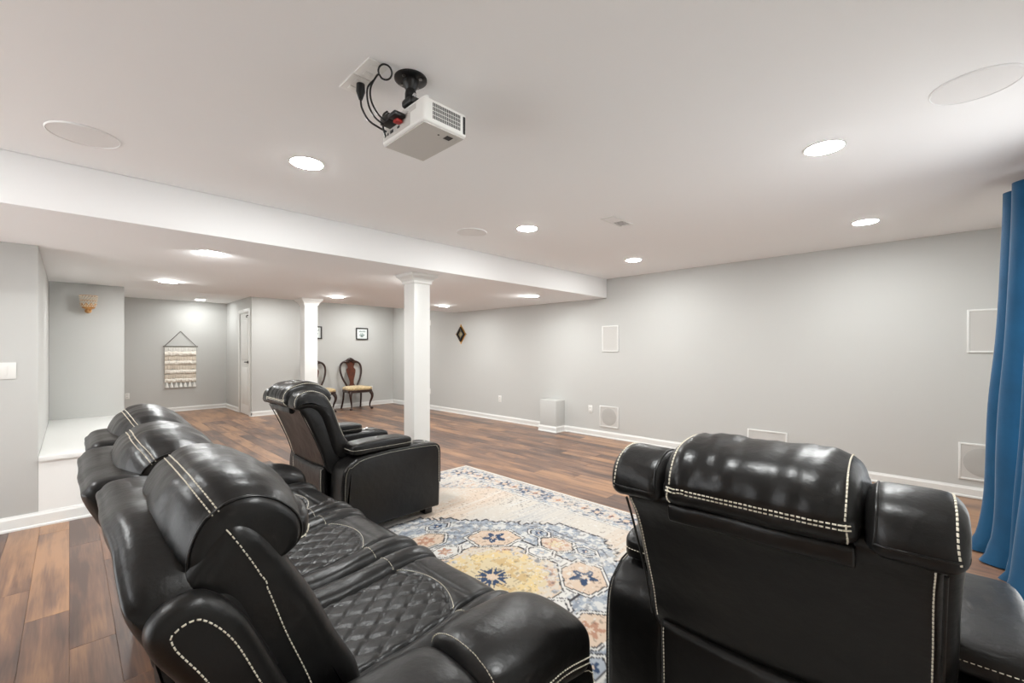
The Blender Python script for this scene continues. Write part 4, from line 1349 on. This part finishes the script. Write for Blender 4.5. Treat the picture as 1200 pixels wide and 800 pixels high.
# rear (-x) port panel
pp = box('port_panel', -hx - 0.0008, -hx + 0.004, -hy + 0.09, hy - 0.012, 0.012, hz - 0.028, M['underside'], t)
for yy, zz, w_, h_ in ((0.12, 0.03, 0.010, 0.010), (0.10, 0.03, 0.008, 0.008), (0.07, 0.032, 0.022, 0.012), (0.02, 0.032, 0.016, 0.008)):
    box('port', -hx - 0.0024, -hx + 0.001, yy - w_ / 2, yy + w_ / 2, zz - h_ / 2, zz + h_ / 2, M['plastic'], pp)
box('hdmi_plug', -hx - 0.045, -hx, 0.02, 0.085, 0.045, 0.075, M['plastic'], t, bev=0.004)
box('stick_plug', -hx - 0.05, -hx - 0.002, -0.035, 0.018, 0.046, 0.062, M['plastic'], t, bev=0.004)
box('red_tip', -hx - 0.030, -hx - 0.004, -0.016, 0.012, 0.034, 0.046, M['red'], t, bev=0.003)
box('side_label', -hx - 0.0014, -hx + 0.001, -0.10, -0.055, 0.06, 0.078, M['underside'], t)
lathe('adjuster_foot', [(0, 0), (0.012, 0), (0.012, 0.008), (0.0, 0.009)], M['plate'], t, 16, (-hx + 0.025, -hy + 0.02, hz - 0.001))
box('bottom_latch', hx - 0.075, hx - 0.045, -hy + 0.03, -hy + 0.06, -0.0052, -0.003, M['slot'], t)
box('bottom_recess', hx - 0.085, hx - 0.025, -hy + 0.02, -hy + 0.075, -0.0046, -0.003, M['grille'], t)
lathe('bottom_screw', [(0, 0), (0.004, 0), (0.004, -0.001), (0, -0.001)], M['slot'], t, 10, (0.0, -hy + 0.05, -0.004))

for k, (y0, y1, lab) in enumerate(((1.452, 1.572, 'white ceiling wall plate with looped black cable, nearer the projector'), (1.576, 1.696, 'white ceiling outlet plate holding the black power plug'))):
    t = thing('ceiling_plate', lab, 'plate', (0.79, (y0 + y1) / 2, ZC), group='white plates on the ceiling')
    box('plate', -0.04, 0.04, -0.06, 0.06, -0.006, 0, M['plate'], t, bev=0.002)
    for s in (-1, 1):
        box('socket', -0.016, 0.016, s * 0.026 - 0.013, s * 0.026 + 0.013, -0.008, -0.005, M['plate'], t, bev=0.002)

cb = thing('power_cable', 'black power cable with plug hanging from the ceiling outlet to the projector', 'cable', (0.80, 1.615, ZC - 0.008))
lathe('plug', [(0, 0), (0.016, 0), (0.017, -0.03), (0.012, -0.045), (0.007, -0.06), (0, -0.06)], M['plastic'], cb, 16)
pts = [Vector(p) for p in ((0, 0, -0.055), (0.005, 0, -0.09), (0.03, -0.005, -0.13), (0.065, -0.018, -0.150), (0.098, -0.026, -0.160))]
tube('cord', catmull(pts, False, 8), 0.0038, M['plastic'], cb)
cb = thing('signal_cable', 'thin black looped signal cable hanging beside the projector', 'cable', (0.80, 1.50, ZC - 0.007))
rv, uv = Vector((0.875, -0.484, 0)), Vector((-0.25, -0.45, 0.857)); lc = Vector((0.012, -0.052, -0.022))
loop = [tuple(lc + rv * 0.024 * math.cos(a) + uv * 0.024 * math.sin(a)) for a in np.linspace(PI * 1.15, -PI * 0.85, 12)]
loop += [(-0.012, -0.03, -0.04), (-0.018, 0.0, -0.07), (-0.005, 0.02, -0.105), (0.03, 0.035, -0.135), (0.062, 0.035, -0.150)]
tube('cord', catmull([Vector(p) for p in loop], False, 8), 0.0034, M['plastic'], cb)
pts = [(-0.016, -0.02, -0.05), (-0.028, 0.005, -0.075), (-0.012, 0.03, -0.115), (0.02, 0.045, -0.145), (0.06, 0.048, -0.160)]
tube('cord', catmull([Vector(p) for p in pts], False, 8), 0.0034, M['plastic'], cb)
tube('cord', catmull([Vector(p) for p in ((0.085, 0.06, -0.095), (0.07, 0.065, -0.115), (0.08, 0.085, -0.15), (0.095, 0.092, -0.178))], False, 6), 0.004, M['plastic'], cb)


# ------------------------------------------------------------------ curtains
def curtain(name, label, path, z_top, flare, seed):
    """path: list of (x, y) along the rod with folds; hangs to the floor."""
    base = catmull([Vector((a, b, 0)) for a, b in path], False, 10)
    base = resample(base, 0.012)
    nz = 46; th = 0.004
    N = len(base); V, Fs = [], []
    cx = sum(p.x for p in base) / N; cy = sum(p.y for p in base) / N
    def pt(i, k, off):
        w = k / nz; z = 0.006 + (z_top - 0.006) * w
        p = base[i]; t = base[min(i + 1, N - 1)] - base[max(i - 1, 0)]; t.normalize(); n = Vector((-t.y, t.x, 0))
        q = Vector((p.x, -0.50 + (p.y + 0.50) * (1 + flare * (1 - w) ** 1.4 + 0.25 * math.exp(-z / 0.06)), z))
        q += Vector((noise.noise(Vector((p.x * 6, z * 1.5, seed))) * 0.02 * (1 - w), noise.noise(Vector((p.x * 6 + 5, z * 1.5, seed))) * 0.025 * (1 - w), 0))
        if z < 0.14:
            q += Vector((0.02, 0.03, 0)) * noise.noise(Vector((p.x * 22, z * 18, seed))) * (1 - z / 0.14) * 1.4
        return q + n * off
    for off in (0, th):
        for i in range(N):
            for k in range(nz + 1): V.append(pt(i, k, off))
    st = N * (nz + 1)
    for s in (0, 1):
        for i in range(N - 1):
            for k in range(nz):
                q = s * st + i * (nz + 1) + k
                Fs.append([q, q + nz + 1, q + nz + 2, q + 1] if s else [q, q + 1, q + nz + 2, q + nz + 1])
    for i in range(N - 1):
        for k in (0, nz):
            q = i * (nz + 1) + k; Fs.append([q, q + nz + 1, q + nz + 1 + st, q + st])
    for k in range(nz):
        for i in (0, N - 1):
            q = i * (nz + 1) + k; Fs.append([q, q + st, q + st + 1, q + 1])
    o = fix(mesh_obj(name, V, Fs, M['curtain'], None, 70))
    return tag(o, label, 'curtain', 'floor length blue curtains')


pA = [(4.215, -0.47), (4.20, -0.35), (4.15, -0.30), (4.09, -0.34), (4.06, -0.44), (4.01, -0.46), (3.97, -0.38), (3.93, -0.32), (3.87, -0.36), (3.85, -0.45), (3.80, -0.46)]
curtain('curtain', 'floor length blue curtain whose hem flares onto the floor, farther panel', pA, 2.29, 0.60, 1)
pB = [(3.70, -0.47)]
xx = 3.685; k = 0
while xx > 3.32:
    pB.append((xx, -0.375 if k % 2 == 0 else -0.46)); xx -= 0.12; k += 1
curtain('curtain', 'grey blue curtain panel cut by the right edge of the picture', pB, 2.29, 0.75, 4)
